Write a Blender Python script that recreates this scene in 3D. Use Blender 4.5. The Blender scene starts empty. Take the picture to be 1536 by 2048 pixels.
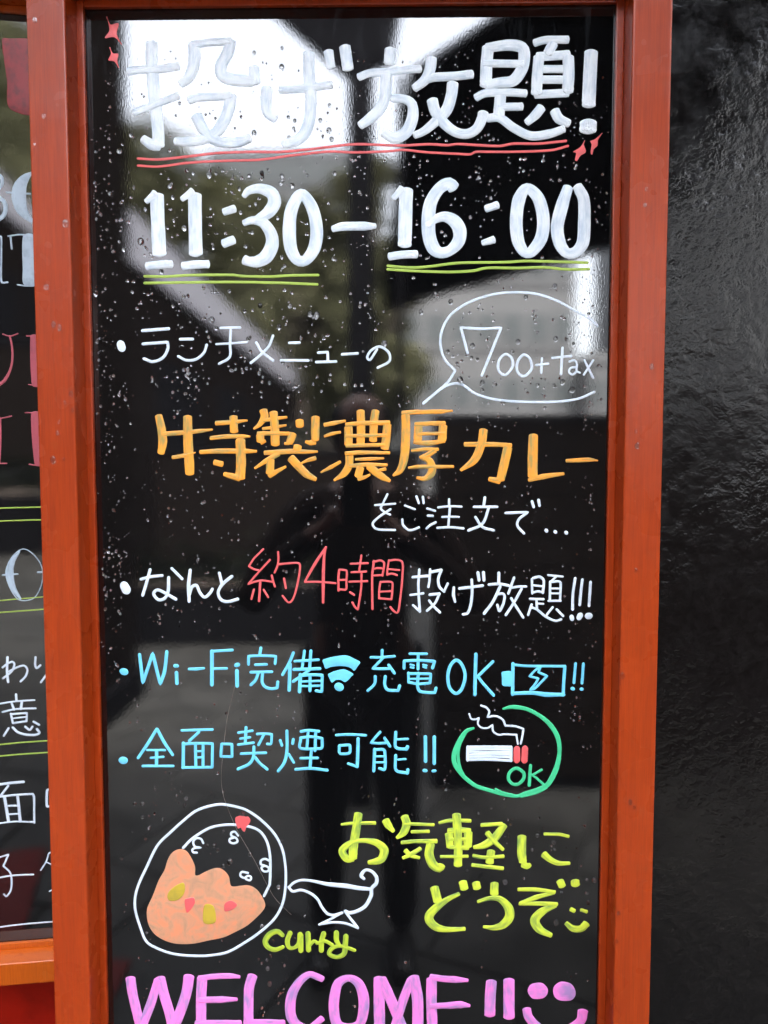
import bpy, bmesh, math, random
from mathutils import Vector, Matrix
from mathutils.geometry import tessellate_polygon
random.seed(7)
S = bpy.context.scene
COL = S.collection

# ---------------------------------------------------------------- camera, sky, sun, exposure
cam_d = bpy.data.cameras.new('camera')
cam = bpy.data.objects.new('camera', cam_d)
COL.objects.link(cam)
PITCH, YAW = math.radians(3.52), math.radians(0.84)
CAM_POS = Vector((0, -0.85, 1.40))
fw = Vector((-math.sin(YAW)*math.cos(PITCH), math.cos(YAW)*math.cos(PITCH), -math.sin(PITCH)))
rt = Vector((math.cos(YAW), math.sin(YAW), 0)); up = rt.cross(fw)
M = Matrix((rt, up, -fw)).transposed().to_4x4(); M.translation = CAM_POS
cam.matrix_world = M
cam_d.sensor_fit = 'VERTICAL'; cam_d.sensor_height = 36.0; cam_d.lens = 36.0*1479/2048
cam_d.clip_start = 0.02; cam_d.clip_end = 500
cam_d.dof.use_dof = True; cam_d.dof.focus_distance = 0.85; cam_d.dof.aperture_fstop = 9.0
S.camera = cam

SUN_EL, SUN_AZ = math.radians(58), math.radians(20)
world = bpy.data.worlds.new("World"); S.world = world; world.use_nodes = True
nt = world.node_tree; nt.nodes.clear()
sky = nt.nodes.new('ShaderNodeTexSky'); sky.sky_type = 'NISHITA'; sky.sun_disc = False
sky.sun_elevation = SUN_EL; sky.sun_rotation = SUN_AZ; sky.dust_density = 6.0; sky.air_density = 1.0; sky.ozone_density = 1.0
hs = nt.nodes.new('ShaderNodeHueSaturation'); hs.inputs['Saturation'].default_value = 0.32
bg = nt.nodes.new('ShaderNodeBackground'); bg.inputs['Strength'].default_value = 0.15
out = nt.nodes.new('ShaderNodeOutputWorld')
nt.links.new(sky.outputs[0], hs.inputs['Color']); nt.links.new(hs.outputs[0], bg.inputs['Color']); nt.links.new(bg.outputs[0], out.inputs[0])
sun_d = bpy.data.lights.new('sun', 'SUN'); sun_d.energy = 1.0; sun_d.angle = math.radians(14); sun_d.color = (1.0, 0.96, 0.9)
sun = bpy.data.objects.new('sun', sun_d); COL.objects.link(sun)
sd = Vector((math.sin(SUN_AZ)*math.cos(SUN_EL), math.cos(SUN_AZ)*math.cos(SUN_EL), math.sin(SUN_EL)))
sun.rotation_euler = sd.to_track_quat('Z', 'Y').to_euler()
S.view_settings.view_transform = 'Standard'; S.view_settings.look = 'None'; S.view_settings.gamma = 1.0
S.view_settings.exposure = 5.3
S.cycles.max_bounces = 12; S.cycles.transmission_bounces = 8; S.cycles.glossy_bounces = 6

# ---------------------------------------------------------------- helpers
def srgb(r, g, b, k=1.0):
    f = lambda c: ((c/255.0)/12.92 if c/255.0 <= 0.04045 else (((c/255.0)+0.055)/1.055)**2.4)
    return (f(r)*k, f(g)*k, f(b)*k, 1)
class NT:
    def __init__(s, name):
        s.m = bpy.data.materials.new(name); s.m.use_nodes = True
        s.t = s.m.node_tree; s.b = s.t.nodes['Principled BSDF']
    def n(s, typ, **kw):
        nd = s.t.nodes.new('ShaderNode'+typ)
        for k, v in kw.items():
            if k[0] == '_': setattr(nd, k[1:], v)
            else: nd.inputs[k.replace('__', ' ')].default_value = v
        return nd
    def l(s, a, b): s.t.links.new(a, b)
    def coords(s, scale=(1,1,1), kind='Object', rot=(0,0,0)):
        tc = s.n('TexCoord'); mp = s.n('Mapping'); mp.inputs['Scale'].default_value = scale; mp.inputs['Rotation'].default_value = rot
        s.l(tc.outputs[kind], mp.inputs['Vector']); return mp.outputs[0]
    def noise(s, scale, detail=3, rough=0.5, vec=None):
        nd = s.n('TexNoise', Scale=scale, Detail=detail, Roughness=rough)
        if vec is not None: s.l(vec, nd.inputs['Vector'])
        return nd.outputs['Fac']
    def ramp(s, fac, stops):
        r = s.n('ValToRGB'); e = r.color_ramp.elements
        while len(e) < len(stops): e.new(0.5)
        for i, (p, c) in enumerate(stops): e[i].position = p; e[i].color = c if len(c) == 4 else (*c, 1)
        s.l(fac, r.inputs[0]); return r.outputs[0]
    def g(s, v): return (v, v, v, 1)
    def bump(s, h, strength, dist=0.001):
        b = s.n('Bump', Strength=strength, Distance=dist); s.l(h, b.inputs['Height']); s.l(b.outputs[0], s.b.inputs['Normal']); return b
    def mix(s, fac, a, b):
        m = s.n('Mix'); m.data_type = 'RGBA'
        if hasattr(fac, 'links'): s.l(fac, m.inputs[0])
        else: m.inputs[0].default_value = fac
        for sock, v in ((m.inputs[6], a), (m.inputs[7], b)):
            if hasattr(v, 'links'): s.l(v, sock)
            else: sock.default_value = v
        return m.outputs[2]
    def attr(s, name): return s.n('Attribute', _attribute_name=name).outputs['Fac']
    def math(s, op, a, b=0.0, c=0.0):
        m = s.n('Math'); m.operation = op
        for i, v in enumerate((a, b, c)):
            if hasattr(v, 'links'): s.l(v, m.inputs[i])
            else: m.inputs[i].default_value = v
        return m.outputs[0]
    def set(s, **kw):
        for k, v in kw.items():
            sock = s.b.inputs[k.replace('_', ' ')]
            if hasattr(v, 'links'): s.l(v, sock)
            else: sock.default_value = v
        return s

def simple(name, col, rough=0.6, ns=6.0, amp=0.15, bump=0.0, spec=0.5, bscale=None):
    m = NT(name); v = m.coords()
    f = m.noise(ns, 4, 0.55, v)
    a = tuple(c*(1-amp) for c in col[:3]); b = tuple(min(1, c*(1+amp)) for c in col[:3])
    m.set(Base_Color=m.ramp(f, [(0.3, a), (0.7, b)]), Roughness=rough, Specular_IOR_Level=spec)
    if bump: m.bump(m.noise(bscale or ns*6, 4, 0.6, v), bump, 0.002)
    return m.m

def link(o, parent=None):
    COL.objects.link(o)
    if parent: o.parent = parent
    return o
def mesh_obj(name, verts, faces, mat, parent=None, smooth=False):
    me = bpy.data.meshes.new(name); me.from_pydata(verts, [], faces); me.update()
    if smooth:
        for p in me.polygons: p.use_smooth = True
    me.materials.append(mat)
    return link(bpy.data.objects.new(name, me), parent)
def bm_obj(name, bm, mat, parent=None, smooth=False, bevel=0, seg=2):
    if bevel: bmesh.ops.bevel(bm, geom=[e for e in bm.edges], offset=bevel, segments=seg, affect='EDGES', profile=0.6)
    me = bpy.data.meshes.new(name); bm.to_mesh(me); bm.free()
    if smooth:
        for p in me.polygons: p.use_smooth = True
    me.materials.append(mat)
    return link(bpy.data.objects.new(name, me), parent)
def box_bm(x0, x1, y0, y1, z0, z1, bm=None):
    bm = bm or bmesh.new()
    v = [bm.verts.new(p) for p in ((x0,y0,z0),(x1,y0,z0),(x1,y1,z0),(x0,y1,z0),(x0,y0,z1),(x1,y0,z1),(x1,y1,z1),(x0,y1,z1))]
    for f in ((0,3,2,1),(4,5,6,7),(0,1,5,4),(1,2,6,5),(2,3,7,6),(3,0,4,7)): bm.faces.new([v[i] for i in f])
    return bm
def box(name, x0, x1, y0, y1, z0, z1, mat, parent=None, bevel=0, seg=2, smooth=False):
    return bm_obj(name, box_bm(x0, x1, y0, y1, z0, z1), mat, parent, smooth, bevel, seg)
def prism(name, pts, z0, z1, mat, parent=None, axis='z', bevel=0):
    bm = bmesh.new()
    def P(a, b, c): return (a, b, c) if axis == 'z' else (a, c, b)
    lo = [bm.verts.new(P(a, b, z0)) for a, b in pts]; hi = [bm.verts.new(P(a, b, z1)) for a, b in pts]
    bm.faces.new(lo); bm.faces.new(hi[::-1])
    n = len(pts)
    for i in range(n): bm.faces.new([lo[i], hi[i], hi[(i+1) % n], lo[(i+1) % n]])
    bmesh.ops.recalc_face_normals(bm, faces=bm.faces[:])
    return bm_obj(name, bm, mat, parent, bevel=bevel)
def empty(name, loc=(0,0,0), rz=0, parent=None):
    o = bpy.data.objects.new(name, None); o.location = loc; o.rotation_euler = (0, 0, rz); o.empty_display_size = 0.05
    return link(o, parent)
def tag(o, label=None, cat=None, group=None, kind=None):
    if label: o['label'] = label
    if cat: o['category'] = cat
    if group: o['group'] = group
    if kind: o['kind'] = kind
    return o
def tube(name, pts, r, mat, parent=None, seg=8):
    vs, fs = [], []
    for i, p in enumerate(pts):
        p = Vector(p); t = (Vector(pts[min(i+1, len(pts)-1)]) - Vector(pts[max(i-1, 0)])).normalized()
        a = t.orthogonal().normalized(); b = t.cross(a); rr = r[i] if isinstance(r, (list, tuple)) else r
        for k in range(seg):
            an = 2*math.pi*k/seg; vs.append(p + a*rr*math.cos(an) + b*rr*math.sin(an))
    for i in range(len(pts)-1):
        for k in range(seg): fs.append((i*seg+k, i*seg+(k+1) % seg, (i+1)*seg+(k+1) % seg, (i+1)*seg+k))
    fs.append(tuple(range(seg))[::-1]); fs.append(tuple(range((len(pts)-1)*seg, len(pts)*seg)))
    return mesh_obj(name, vs, fs, mat, parent, smooth=True)

# ---------------------------------------------------------------- materials
def wood_material(name, c1, c2):
    m = NT(name); v = m.coords((30, 30, 1.6))
    f = m.noise(9.0, 6, 0.6, v); f2 = m.noise(2.2, 3, 0.5, m.coords((3, 3, 1.0)))
    fine = m.noise(60.0, 3, 0.6, m.coords((14, 14, 0.5)))
    col = m.mix(m.math('MULTIPLY_ADD', f, 0.55, m.math('MULTIPLY', f2, 0.45)), c1, c2)
    col = m.mix(m.math('MULTIPLY', m.math('SUBTRACT', fine, 0.45), 1.1), col, (0.10, 0.010, 0.003, 1))
    spots = m.ramp(m.noise(55.0, 2, 0.5, m.coords((1, 1, 0.8))), [(0.66, m.g(0)), (0.71, m.g(1))])
    col = m.mix(m.math('MULTIPLY', spots, 0.35), col, (0.30, 0.045, 0.008, 1))
    m.set(Base_Color=col, Roughness=0.45, Coat_Weight=0.6, Specular_IOR_Level=0.15, Coat_Roughness=m.ramp(m.noise(14, 3, 0.6, m.coords()), [(0.3, m.g(0.20)), (0.75, m.g(0.36))]), Coat_IOR=1.5)
    m.bump(f, 0.08, 0.0006)
    return m.m
M_WOOD = wood_material('red_stained_wood', (0.17, 0.013, 0.002, 1), (0.55, 0.066, 0.005, 1))
M_WOOD2 = wood_material('orange_stained_wood', (0.42, 0.065, 0.002, 1), (0.60, 0.115, 0.004, 1))

def panel_material():
    m = NT('black_acrylic_panel'); v = m.coords()
    streak = m.noise(1.0, 4, 0.6, m.coords((70, 70, 5)))
    dust = m.ramp(m.noise(9.0, 5, 0.65, v), [(0.56, m.g(0)), (0.8, m.g(1))])
    tc = m.n('TexCoord'); sx = m.n('SeparateXYZ'); m.l(tc.outputs['Object'], sx.inputs[0])
    top = m.math('SMOOTHSTEP', sx.outputs['Z'], 1.80, 1.91) if False else m.n('MapRange', _interpolation_type='SMOOTHSTEP')
    top.inputs[1].default_value = 1.80; top.inputs[2].default_value = 1.90; m.l(sx.outputs['Z'], top.inputs[0])
    drips = m.ramp(m.noise(1.0, 3, 0.6, m.coords((55, 55, 12))), [(0.52, m.g(0)), (0.68, m.g(1))])
    fac = m.math('MULTIPLY', drips, top.outputs[0])
    fac = m.math('ADD', m.math('MULTIPLY', fac, 0.7), m.math('MULTIPLY', dust, 0.08))
    col = m.mix(fac, (0.0035, 0.0035, 0.0038, 1), (0.028, 0.030, 0.033, 1))
    h = m.math('ADD', m.noise(1.0, 2, 0.55, m.coords((620, 620, 260))), m.math('MULTIPLY', m.noise(1.0, 2, 0.5, m.coords((150, 150, 110))), 0.25))
    b = m.bump(h, 1.0, 0.000014)
    # polished face: smooth, tail-free gloss over a black body
    df = m.n('BsdfDiffuse'); m.l(col, df.inputs['Color'])
    gl = m.n('BsdfAnisotropic', _distribution='BECKMANN'); gl.inputs['Roughness'].default_value = 0.055
    fr = m.n('Fresnel', IOR=1.92); mx = m.n('MixShader')
    m.l(b.outputs[0], gl.inputs['Normal']); m.l(b.outputs[0], fr.inputs['Normal'])
    m.l(fr.outputs[0], mx.inputs[0]); m.l(df.outputs[0], mx.inputs[1]); m.l(gl.outputs[0], mx.inputs[2])
    m.l(mx.outputs[0], m.t.nodes['Material Output'].inputs['Surface'])
    return m.m
M_PANEL = panel_material()

def paint(name, thick, thin, rough=0.42, streak=0.5, tip=0.5, bump=0.3, tone=0.4):
    """hand-laid marker paint: dense where the pen stopped, thinner and streaked along the stroke"""
    m = NT(name)
    along, across, tipa, rnd = m.attr('along'), m.attr('across'), m.attr('tip'), m.attr('rnd')
    cb = m.n('CombineXYZ'); m.l(m.math('MULTIPLY', along, 60.0), cb.inputs[0]); m.l(m.math('MULTIPLY', across, 5.0), cb.inputs[1]); m.l(m.math('MULTIPLY', rnd, 37.0), cb.inputs[2])
    s1 = m.noise(1.0, 4, 0.6, cb.outputs[0])
    cb2 = m.n('CombineXYZ'); m.l(m.math('MULTIPLY', along, 45.0), cb2.inputs[0]); m.l(m.math('MULTIPLY', across, 1.1), cb2.inputs[1]); m.l(m.math('MULTIPLY', rnd, 91.0), cb2.inputs[2])
    s2 = m.noise(1.0, 2, 0.5, cb2.outputs[0])
    ob_n = m.noise(170.0, 3, 0.6, m.coords((1, 1, 0.55), rot=(0, 0.5, 0)))
    edge = m.math('POWER', m.math('ABSOLUTE', across), 3.0)
    f = m.math('MULTIPLY_ADD', m.math('SUBTRACT', s1, 0.5), streak*2.2, m.math('MULTIPLY', m.math('SUBTRACT', s2, 0.42), tone*4.0))
    f = m.math('ADD', f, m.math('MULTIPLY', edge, 0.22))
    f = m.math('ADD', f, m.math('MULTIPLY', m.math('SUBTRACT', ob_n, 0.45), streak*1.6))
    f = m.math('SUBTRACT', f, m.math('MULTIPLY', tipa, tip))
    cl = m.n('Clamp'); m.l(f, cl.inputs[0])
    m.set(Base_Color=m.mix(cl.outputs[0], thick, thin), Roughness=rough, IOR=1.45)
    ob = m.coords()
    blob = m.noise(420.0, 3, 0.6, ob)
    h = m.math('ADD', m.math('MULTIPLY', blob, m.math('MULTIPLY', tipa, 1.2)), m.math('MULTIPLY', s1, 0.35))
    m.bump(h, bump, 0.0012)
    return m.m
PAINT = {
 'white_thick': paint('white_marker_paint', srgb(234, 240, 244, .95), srgb(184, 202, 218, .88), 0.34, 0.45, 0.6, 0.9, 0.5),
 'white_thin': paint('white_pen_paint', srgb(226, 236, 246, .95), srgb(184, 204, 222, .85), 0.4, 0.25, 0.9, 0.2, 0.3),
 'white_hatch': paint('white_hatched_paint', srgb(190, 206, 218, .9), srgb(150, 168, 184, .7), 0.45, 0.9, 0.3, 0.2, 0.3),
 'red': paint('red_pen_paint', srgb(240, 98, 98, .95), srgb(214, 108, 112, .85), 0.45, 0.2, 0.5, 0.2, 0.4),
 'red_dull': paint('dull_red_paint', srgb(206, 96, 108, .8), srgb(170, 84, 96, .8), 0.5, 0.6, 0.3, 0.2, 0.4),
 'red_dark': paint('dark_red_paint', srgb(176, 44, 50, .7), srgb(96, 36, 44, .7), 0.4, 0.9, 0.2, 0.2, 0.6),
 'green': paint('green_pen_paint', srgb(178, 204, 80, .9), srgb(150, 176, 84, .85), 0.45, 0.2, 0.6, 0.15, 0.3),
 'orange': paint('orange_marker_paint', srgb(255, 166, 56, .95), srgb(184, 158, 88, .85), 0.40, 0.4, 0.8, 0.5, 0.95),
 'light_blue': paint('light_blue_pen_paint', srgb(122, 222, 255, .92), srgb(112, 190, 236, .9), 0.42, 0.2, 0.3, 0.2, 0.45),
 'emerald': paint('emerald_pen_paint', srgb(74, 214, 150, .9), srgb(84, 196, 136, .85), 0.42, 0.25, 0.4, 0.2, 0.35),
 'lime': paint('lime_marker_paint', srgb(216, 230, 72, .95), srgb(128, 166, 84, .8), 0.40, 0.4, 1.1, 0.5, 0.8),
 'lime_dark': paint('dark_lime_marker_paint', srgb(196, 214, 62, .88), srgb(136, 170, 72, .8), 0.42, 0.3, 0.9, 0.3, 0.75),
 'pink': paint('pink_marker_paint', srgb(255, 138, 218, .95), srgb(190, 146, 204, .82), 0.40, 0.35, 0.6, 0.45, 0.85),
 'brown': paint('curry_brown_paint', srgb(230, 150, 108, .92), srgb(170, 142, 112, .82), 0.42, 0.7, 0.2, 0.4, 0.9),
 'mustard': paint('mustard_paint', srgb(206, 176, 60, .9), srgb(176, 158, 70, .85), 0.42, 0.5, 0.2, 0.2, 0.6),
}
def curry_material():
    m = NT('curry_paint'); v = m.coords()
    sw = m.n('TexNoise', Scale=38.0, Detail=3.0, Distortion=2.2); m.l(v, sw.inputs['Vector'])
    fi = m.noise(1.0, 3, 0.6, m.coords((260, 260, 60), rot=(0, 0.9, 0)))
    f = m.math('ADD', m.math('MULTIPLY', sw.outputs['Fac'], 0.8), m.math('MULTIPLY', fi, 0.18))
    m.set(Base_Color=m.ramp(f, [(0.36, srgb(232, 148, 106, .95)), (0.52, srgb(216, 154, 118, .92)), (0.60, srgb(206, 152, 116, .9)), (0.74, srgb(188, 146, 116, .85))]), Roughness=0.42)
    m.bump(f, 0.3, 0.001); return m.m
PAINT['brown'] = curry_material()
def water_material():
    m = NT('water'); m.set(Base_Color=(1, 1, 1, 1), Roughness=0.0, IOR=1.48, Transmission_Weight=1.0); return m.m
M_WATER = water_material()

# ---------------------------------------------------------------- paint strokes laid on a panel (board coordinates, 0.1 mm)
def catmull(P, step, closed=False):
    """P: list of (x, z, w); doubled points are corners. returns densely sampled list"""
    out = []; n = len(P)
    def pt(i):
        return P[i % n] if closed else P[max(0, min(n-1, i))]
    rng = range(n) if closed else range(n-1)
    for i in rng:
        p1, p2 = pt(i), pt(i+1)
        d = math.hypot(p2[0]-p1[0], p2[1]-p1[1])
        if d < 1e-6: continue
        p0, p3 = pt(i-1), pt(i+2)
        c1 = math.hypot(p0[0]-p1[0], p0[1]-p1[1]) < 1e-6; c2 = math.hypot(p3[0]-p2[0], p3[1]-p2[1]) < 1e-6
        k = max(1, int(d/step))
        for j in range(k):
            t = j/k; q = []
            for a in range(3):
                m1 = (p2[a]-p0[a])*0.5 if not c1 else (p2[a]-p1[a])
                m2 = (p3[a]-p1[a])*0.5 if not c2 else (p2[a]-p1[a])
                if a == 2: m1 = m2 = (p2[a]-p1[a])
                # keep tangents within the local segment length
                if a < 2:
                    la = math.hypot((p2[0]-p0[0])*.5, (p2[1]-p0[1])*.5); lb = math.hypot((p3[0]-p1[0])*.5, (p3[1]-p1[1])*.5)
                    if not c1 and la > d: m1 *= d/la
                    if not c2 and lb > d: m2 *= d/lb
                h = ((2*t**3-3*t**2+1)*p1[a] + (t**3-2*t**2+t)*m1 + (-2*t**3+3*t**2)*p2[a] + (t**3-t**2)*m2)
                q.append(h)
            out.append(tuple(q))
    if not closed: out.append(tuple(P[-1]))
    return out
ACROSS = (-1.0, -0.86, -0.4, 0.0, 0.4, 0.86, 1.0)
HEIGHT = (0.0, 0.72, 0.93, 1.0, 0.93, 0.72, 0.0)
def ribbon(acc, P, W, closed, z0, thick, rnd, flat):
    wmin = max(2e-4, min(w for w in W)); step = max(0.0009, min(0.0025, wmin*0.35))
    pts = catmull([(x, z, w) for (x, z), w in zip(P, W)], step, closed)
    n = len(pts); rows = []
    def tangent(i):
        a = pts[(i-1) % n] if closed else pts[max(0, i-1)]; b = pts[(i+1) % n] if closed else pts[min(n-1, i+1)]
        dx, dz = b[0]-a[0], b[1]-a[1]; L = math.hypot(dx, dz) or 1; return dx/L, dz/L
    cap = 0.42 if flat else 1.0
    wob = [random.uniform(-1, 1) for _ in range(n//3+4)]
    L = 0.0; tot = sum(math.hypot(pts[i+1][0]-pts[i][0], pts[i+1][1]-pts[i][1]) for i in range(n-1))
    if not closed:
        (x, z, w), (tx, tz) = pts[0], tangent(0); r = w/2
        for a in (1.0, 0.86, 0.55, 0.22): rows.append((x-tx*r*cap*a, z-tz*r*cap*a, r*math.sqrt(max(0.03, 1-a*a)), tx, tz, -r*cap*a, a))
    for i in range(n):
        x, z, w = pts[i]; tx, tz = tangent(i)
        if i: L += math.hypot(pts[i][0]-pts[i-1][0], pts[i][1]-pts[i-1][1])
        k = i/3.0; k0 = int(k); jw = wob[k0]*(1-(k-k0)) + wob[k0+1]*(k-k0)
        rr = w/2*(1 + 0.018*jw)
        rows.append((x, z, rr, tx, tz, L, 0))
    if not closed:
        (x, z, w), (tx, tz) = pts[-1], tangent(n-1); r = w/2
        for a in (0.22, 0.55, 0.86, 1.0): rows.append((x+tx*r*cap*a, z+tz*r*cap*a, r*math.sqrt(max(0.03, 1-a*a)), tx, tz, L+r*cap*a, a))
    base = len(acc['v']); nc = len(ACROSS)
    for (x, z, r, tx, tz, l, a) in rows:
        nx, nz = -tz, tx
        tipv = 0.0 if closed else math.exp(-max(0.0, tot-l)/0.005)
        hh = thick*(1-0.55*a*a)*(1+0.5*tipv)
        for c, h in zip(ACROSS, HEIGHT):
            rj = r*(1+ (random.uniform(-.05, .05) if abs(c) > .95 and tipv > .3 and flat else 0))
            acc['v'].append((x+nx*rj*c, -(z0 + hh*h) if h else 0.0002, z+nz*rj*c))
            acc['along'].append(l); acc['across'].append(c); acc['tip'].append(tipv); acc['rnd'].append(rnd)
    m = len(rows)
    for i in range(m if closed else m-1):
        a, b = base+i*nc, base+((i+1) % m)*nc
        for k in range(nc-1): acc['f'].append((a+k, b+k, b+k+1, a+k+1))
    if not closed:
        acc['f'].append(tuple(base+k for k in range(nc))); acc['f'].append(tuple(base+(m-1)*nc+k for k in range(nc))[::-1])
def blob(acc, P, z0, thick, rnd):
    pts = [(p[0], p[1]) for p in catmull([(x, z, 0) for x, z in P], 0.0012, True)]
    n = len(pts)
    area = sum(pts[i][0]*pts[(i+1) % n][1]-pts[(i+1) % n][0]*pts[i][1] for i in range(n))
    if area < 0: pts = pts[::-1]
    xc = sum(p[0] for p in pts)/n; zc = sum(p[1] for p in pts)/n; kz = 0.62/max(1e-4, max(abs(p[1]-zc) for p in pts))
    base = len(acc['v']); rings = []
    for off, h in ((0, 0.0), (0.0, 0.5), (0.0003, 0.85), (0.0007, 1.0)):
        ring = []
        for i, (x, z) in enumerate(pts):
            a, b = pts[(i-1) % n], pts[(i+1) % n]; dx, dz = b[0]-a[0], b[1]-a[1]; L = math.hypot(dx, dz) or 1
            ring.append(len(acc['v']))
            acc['v'].append((x-dz/L*off, -(z0+thick*h) if h else 0.0002, z+dx/L*off))
            acc['along'].append(x-xc); acc['across'].append((z-zc)*kz); acc['tip'].append(0.0); acc['rnd'].append(rnd)
        rings.append(ring)
    for a, b in zip(rings, rings[1:]):
        for i in range(n): acc['f'].append((a[i], a[(i+1) % n], b[(i+1) % n], b[i]))
    top = rings[-1]
    tris = tessellate_polygon([[Vector((acc['v'][i][0], acc['v'][i][2], 0)) for i in top]])
    for t in tris:
        idx = [top[k] for k in t]
        a, b, c = [acc['v'][i] for i in idx]
        if (b[0]-a[0])*(c[2]-a[2])-(b[2]-a[2])*(c[0]-a[0]) < 0: idx = idx[::-1]
        acc['f'].append(tuple(idx))
MARK_POINTS = []
STROKE_NO = [0]
def write_on(parent, data, y_lift, record=False):
    lines = {}; cur = None; acc = None; mat = None; name = None; top = False
    line_obj = None; extra = 0.0
    def flush():
        nonlocal acc
        if acc and acc['v']:
            me = bpy.data.meshes.new(name); me.from_pydata(acc['v'], [], acc['f']); me.update()
            for p in me.polygons: p.use_smooth = True
            me.materials.append(PAINT[mat])
            for k in ('along', 'across', 'tip', 'rnd'):
                at = me.attributes.new(k, 'FLOAT', 'POINT'); at.data.foreach_set('value', acc[k])
            o = bpy.data.objects.new(name, me); COL.objects.link(o); o.parent = line_obj
            if (line_obj.name.split('.')[0], name) in PART_LABELS: o['label'] = PART_LABELS[(line_obj.name.split('.')[0], name)]
        acc = None
    for ln in data.strip().split('\n'):
        if ln[0] == '>':
            flush(); key, mat = ln[1:].split('|'); extra = 0.0
            if key not in lines:
                lines[key] = empty(key, parent=parent)
                if key in LINE_LABELS: lines[key]['label'] = LINE_LABELS[key]
            line_obj = lines[key]
        elif ln[0] == '^': extra = 0.00055
        elif ln[0] == '=':
            flush(); name = ln[1:]
            if '|' in name: name, mat = name.split('|')
            acc = dict(v=[], f=[], along=[], across=[], tip=[], rnd=[]); nst = 0
        else:
            head, body = ln.split(':'); nums = [int(q) for q in body.replace(',', ' ').split()]
            P = [(nums[i]*1e-4, 1.4+nums[i+1]*1e-4) for i in range(0, len(nums), 2)]
            flat = mat in ('white_thick', 'orange', 'lime', 'pink')
            thick = 0.00042 if mat == 'white_thick' else (0.00026 if flat else 0.00022)
            nst += 1; STROKE_NO[0] += 1; z0 = 0.00003 + 0.00004*(nst % 12) + extra; rnd = (STROKE_NO[0]*0.618) % 1.0
            if head == 'P': blob(acc, P, z0, 0.0003, rnd)
            else:
                closed = head[0] == 'C'; ws = [int(q)*1e-4 for q in head.lstrip('C').split(',')]
                W = [ws[min(len(ws)-1, int(round(i*(len(ws)-1)/max(1, len(P)-1))))] if len(ws) > 1 and len(ws) != len(P) else (ws[i] if len(ws) == len(P) else ws[0]) for i in range(len(P))]
                ribbon(acc, P, W, closed, z0, min(thick, min(W)*0.2), rnd, flat)
            if record: MARK_POINTS.extend(v[0::2] for v in acc['v'][::3])
    flush()
PART_LABELS = {('four_hours_line', 'digit'): 'coral red number 4', ('cigarette_drawing', 'ember'): 'red ember bar at the end of the drawn cigarette'}
LINE_LABELS = {
 'title_line': 'big white brush title across the top', 'red_underline': 'two thin red lines under the title', 'spark_marks': 'small red spark marks',
 'opening_hours_line': 'big white hours 11:30 to 16:00', 'green_underline': 'thin green double lines under the hours', 'lunch_menu_line': 'thin white lunch menu words with a bullet',
 'price_bubble': 'thin white speech bubble with 700+tax', 'orange_dish_line': 'thick orange dish name', 'order_line': 'small white words ending in three dots',
 'four_hours_line': 'white line with the middle words in red', 'wifi_line': 'light blue Wi-Fi and charging line with symbols', 'smoking_line': 'line about smoking seats',
 'smoking_ok_badge': 'green ring with OK', 'cigarette_drawing': 'white cigarette drawing with smoke and red tip', 'please_line': 'lime green words with a small smile',
 'curry_plate_drawing': 'drawing of a curry plate', 'gravy_boat_drawing': 'white outline of a gravy boat', 'curry_word': 'lime green word under the gravy boat', 'welcome_line': 'pink WELCOME with a smiley'}
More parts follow.
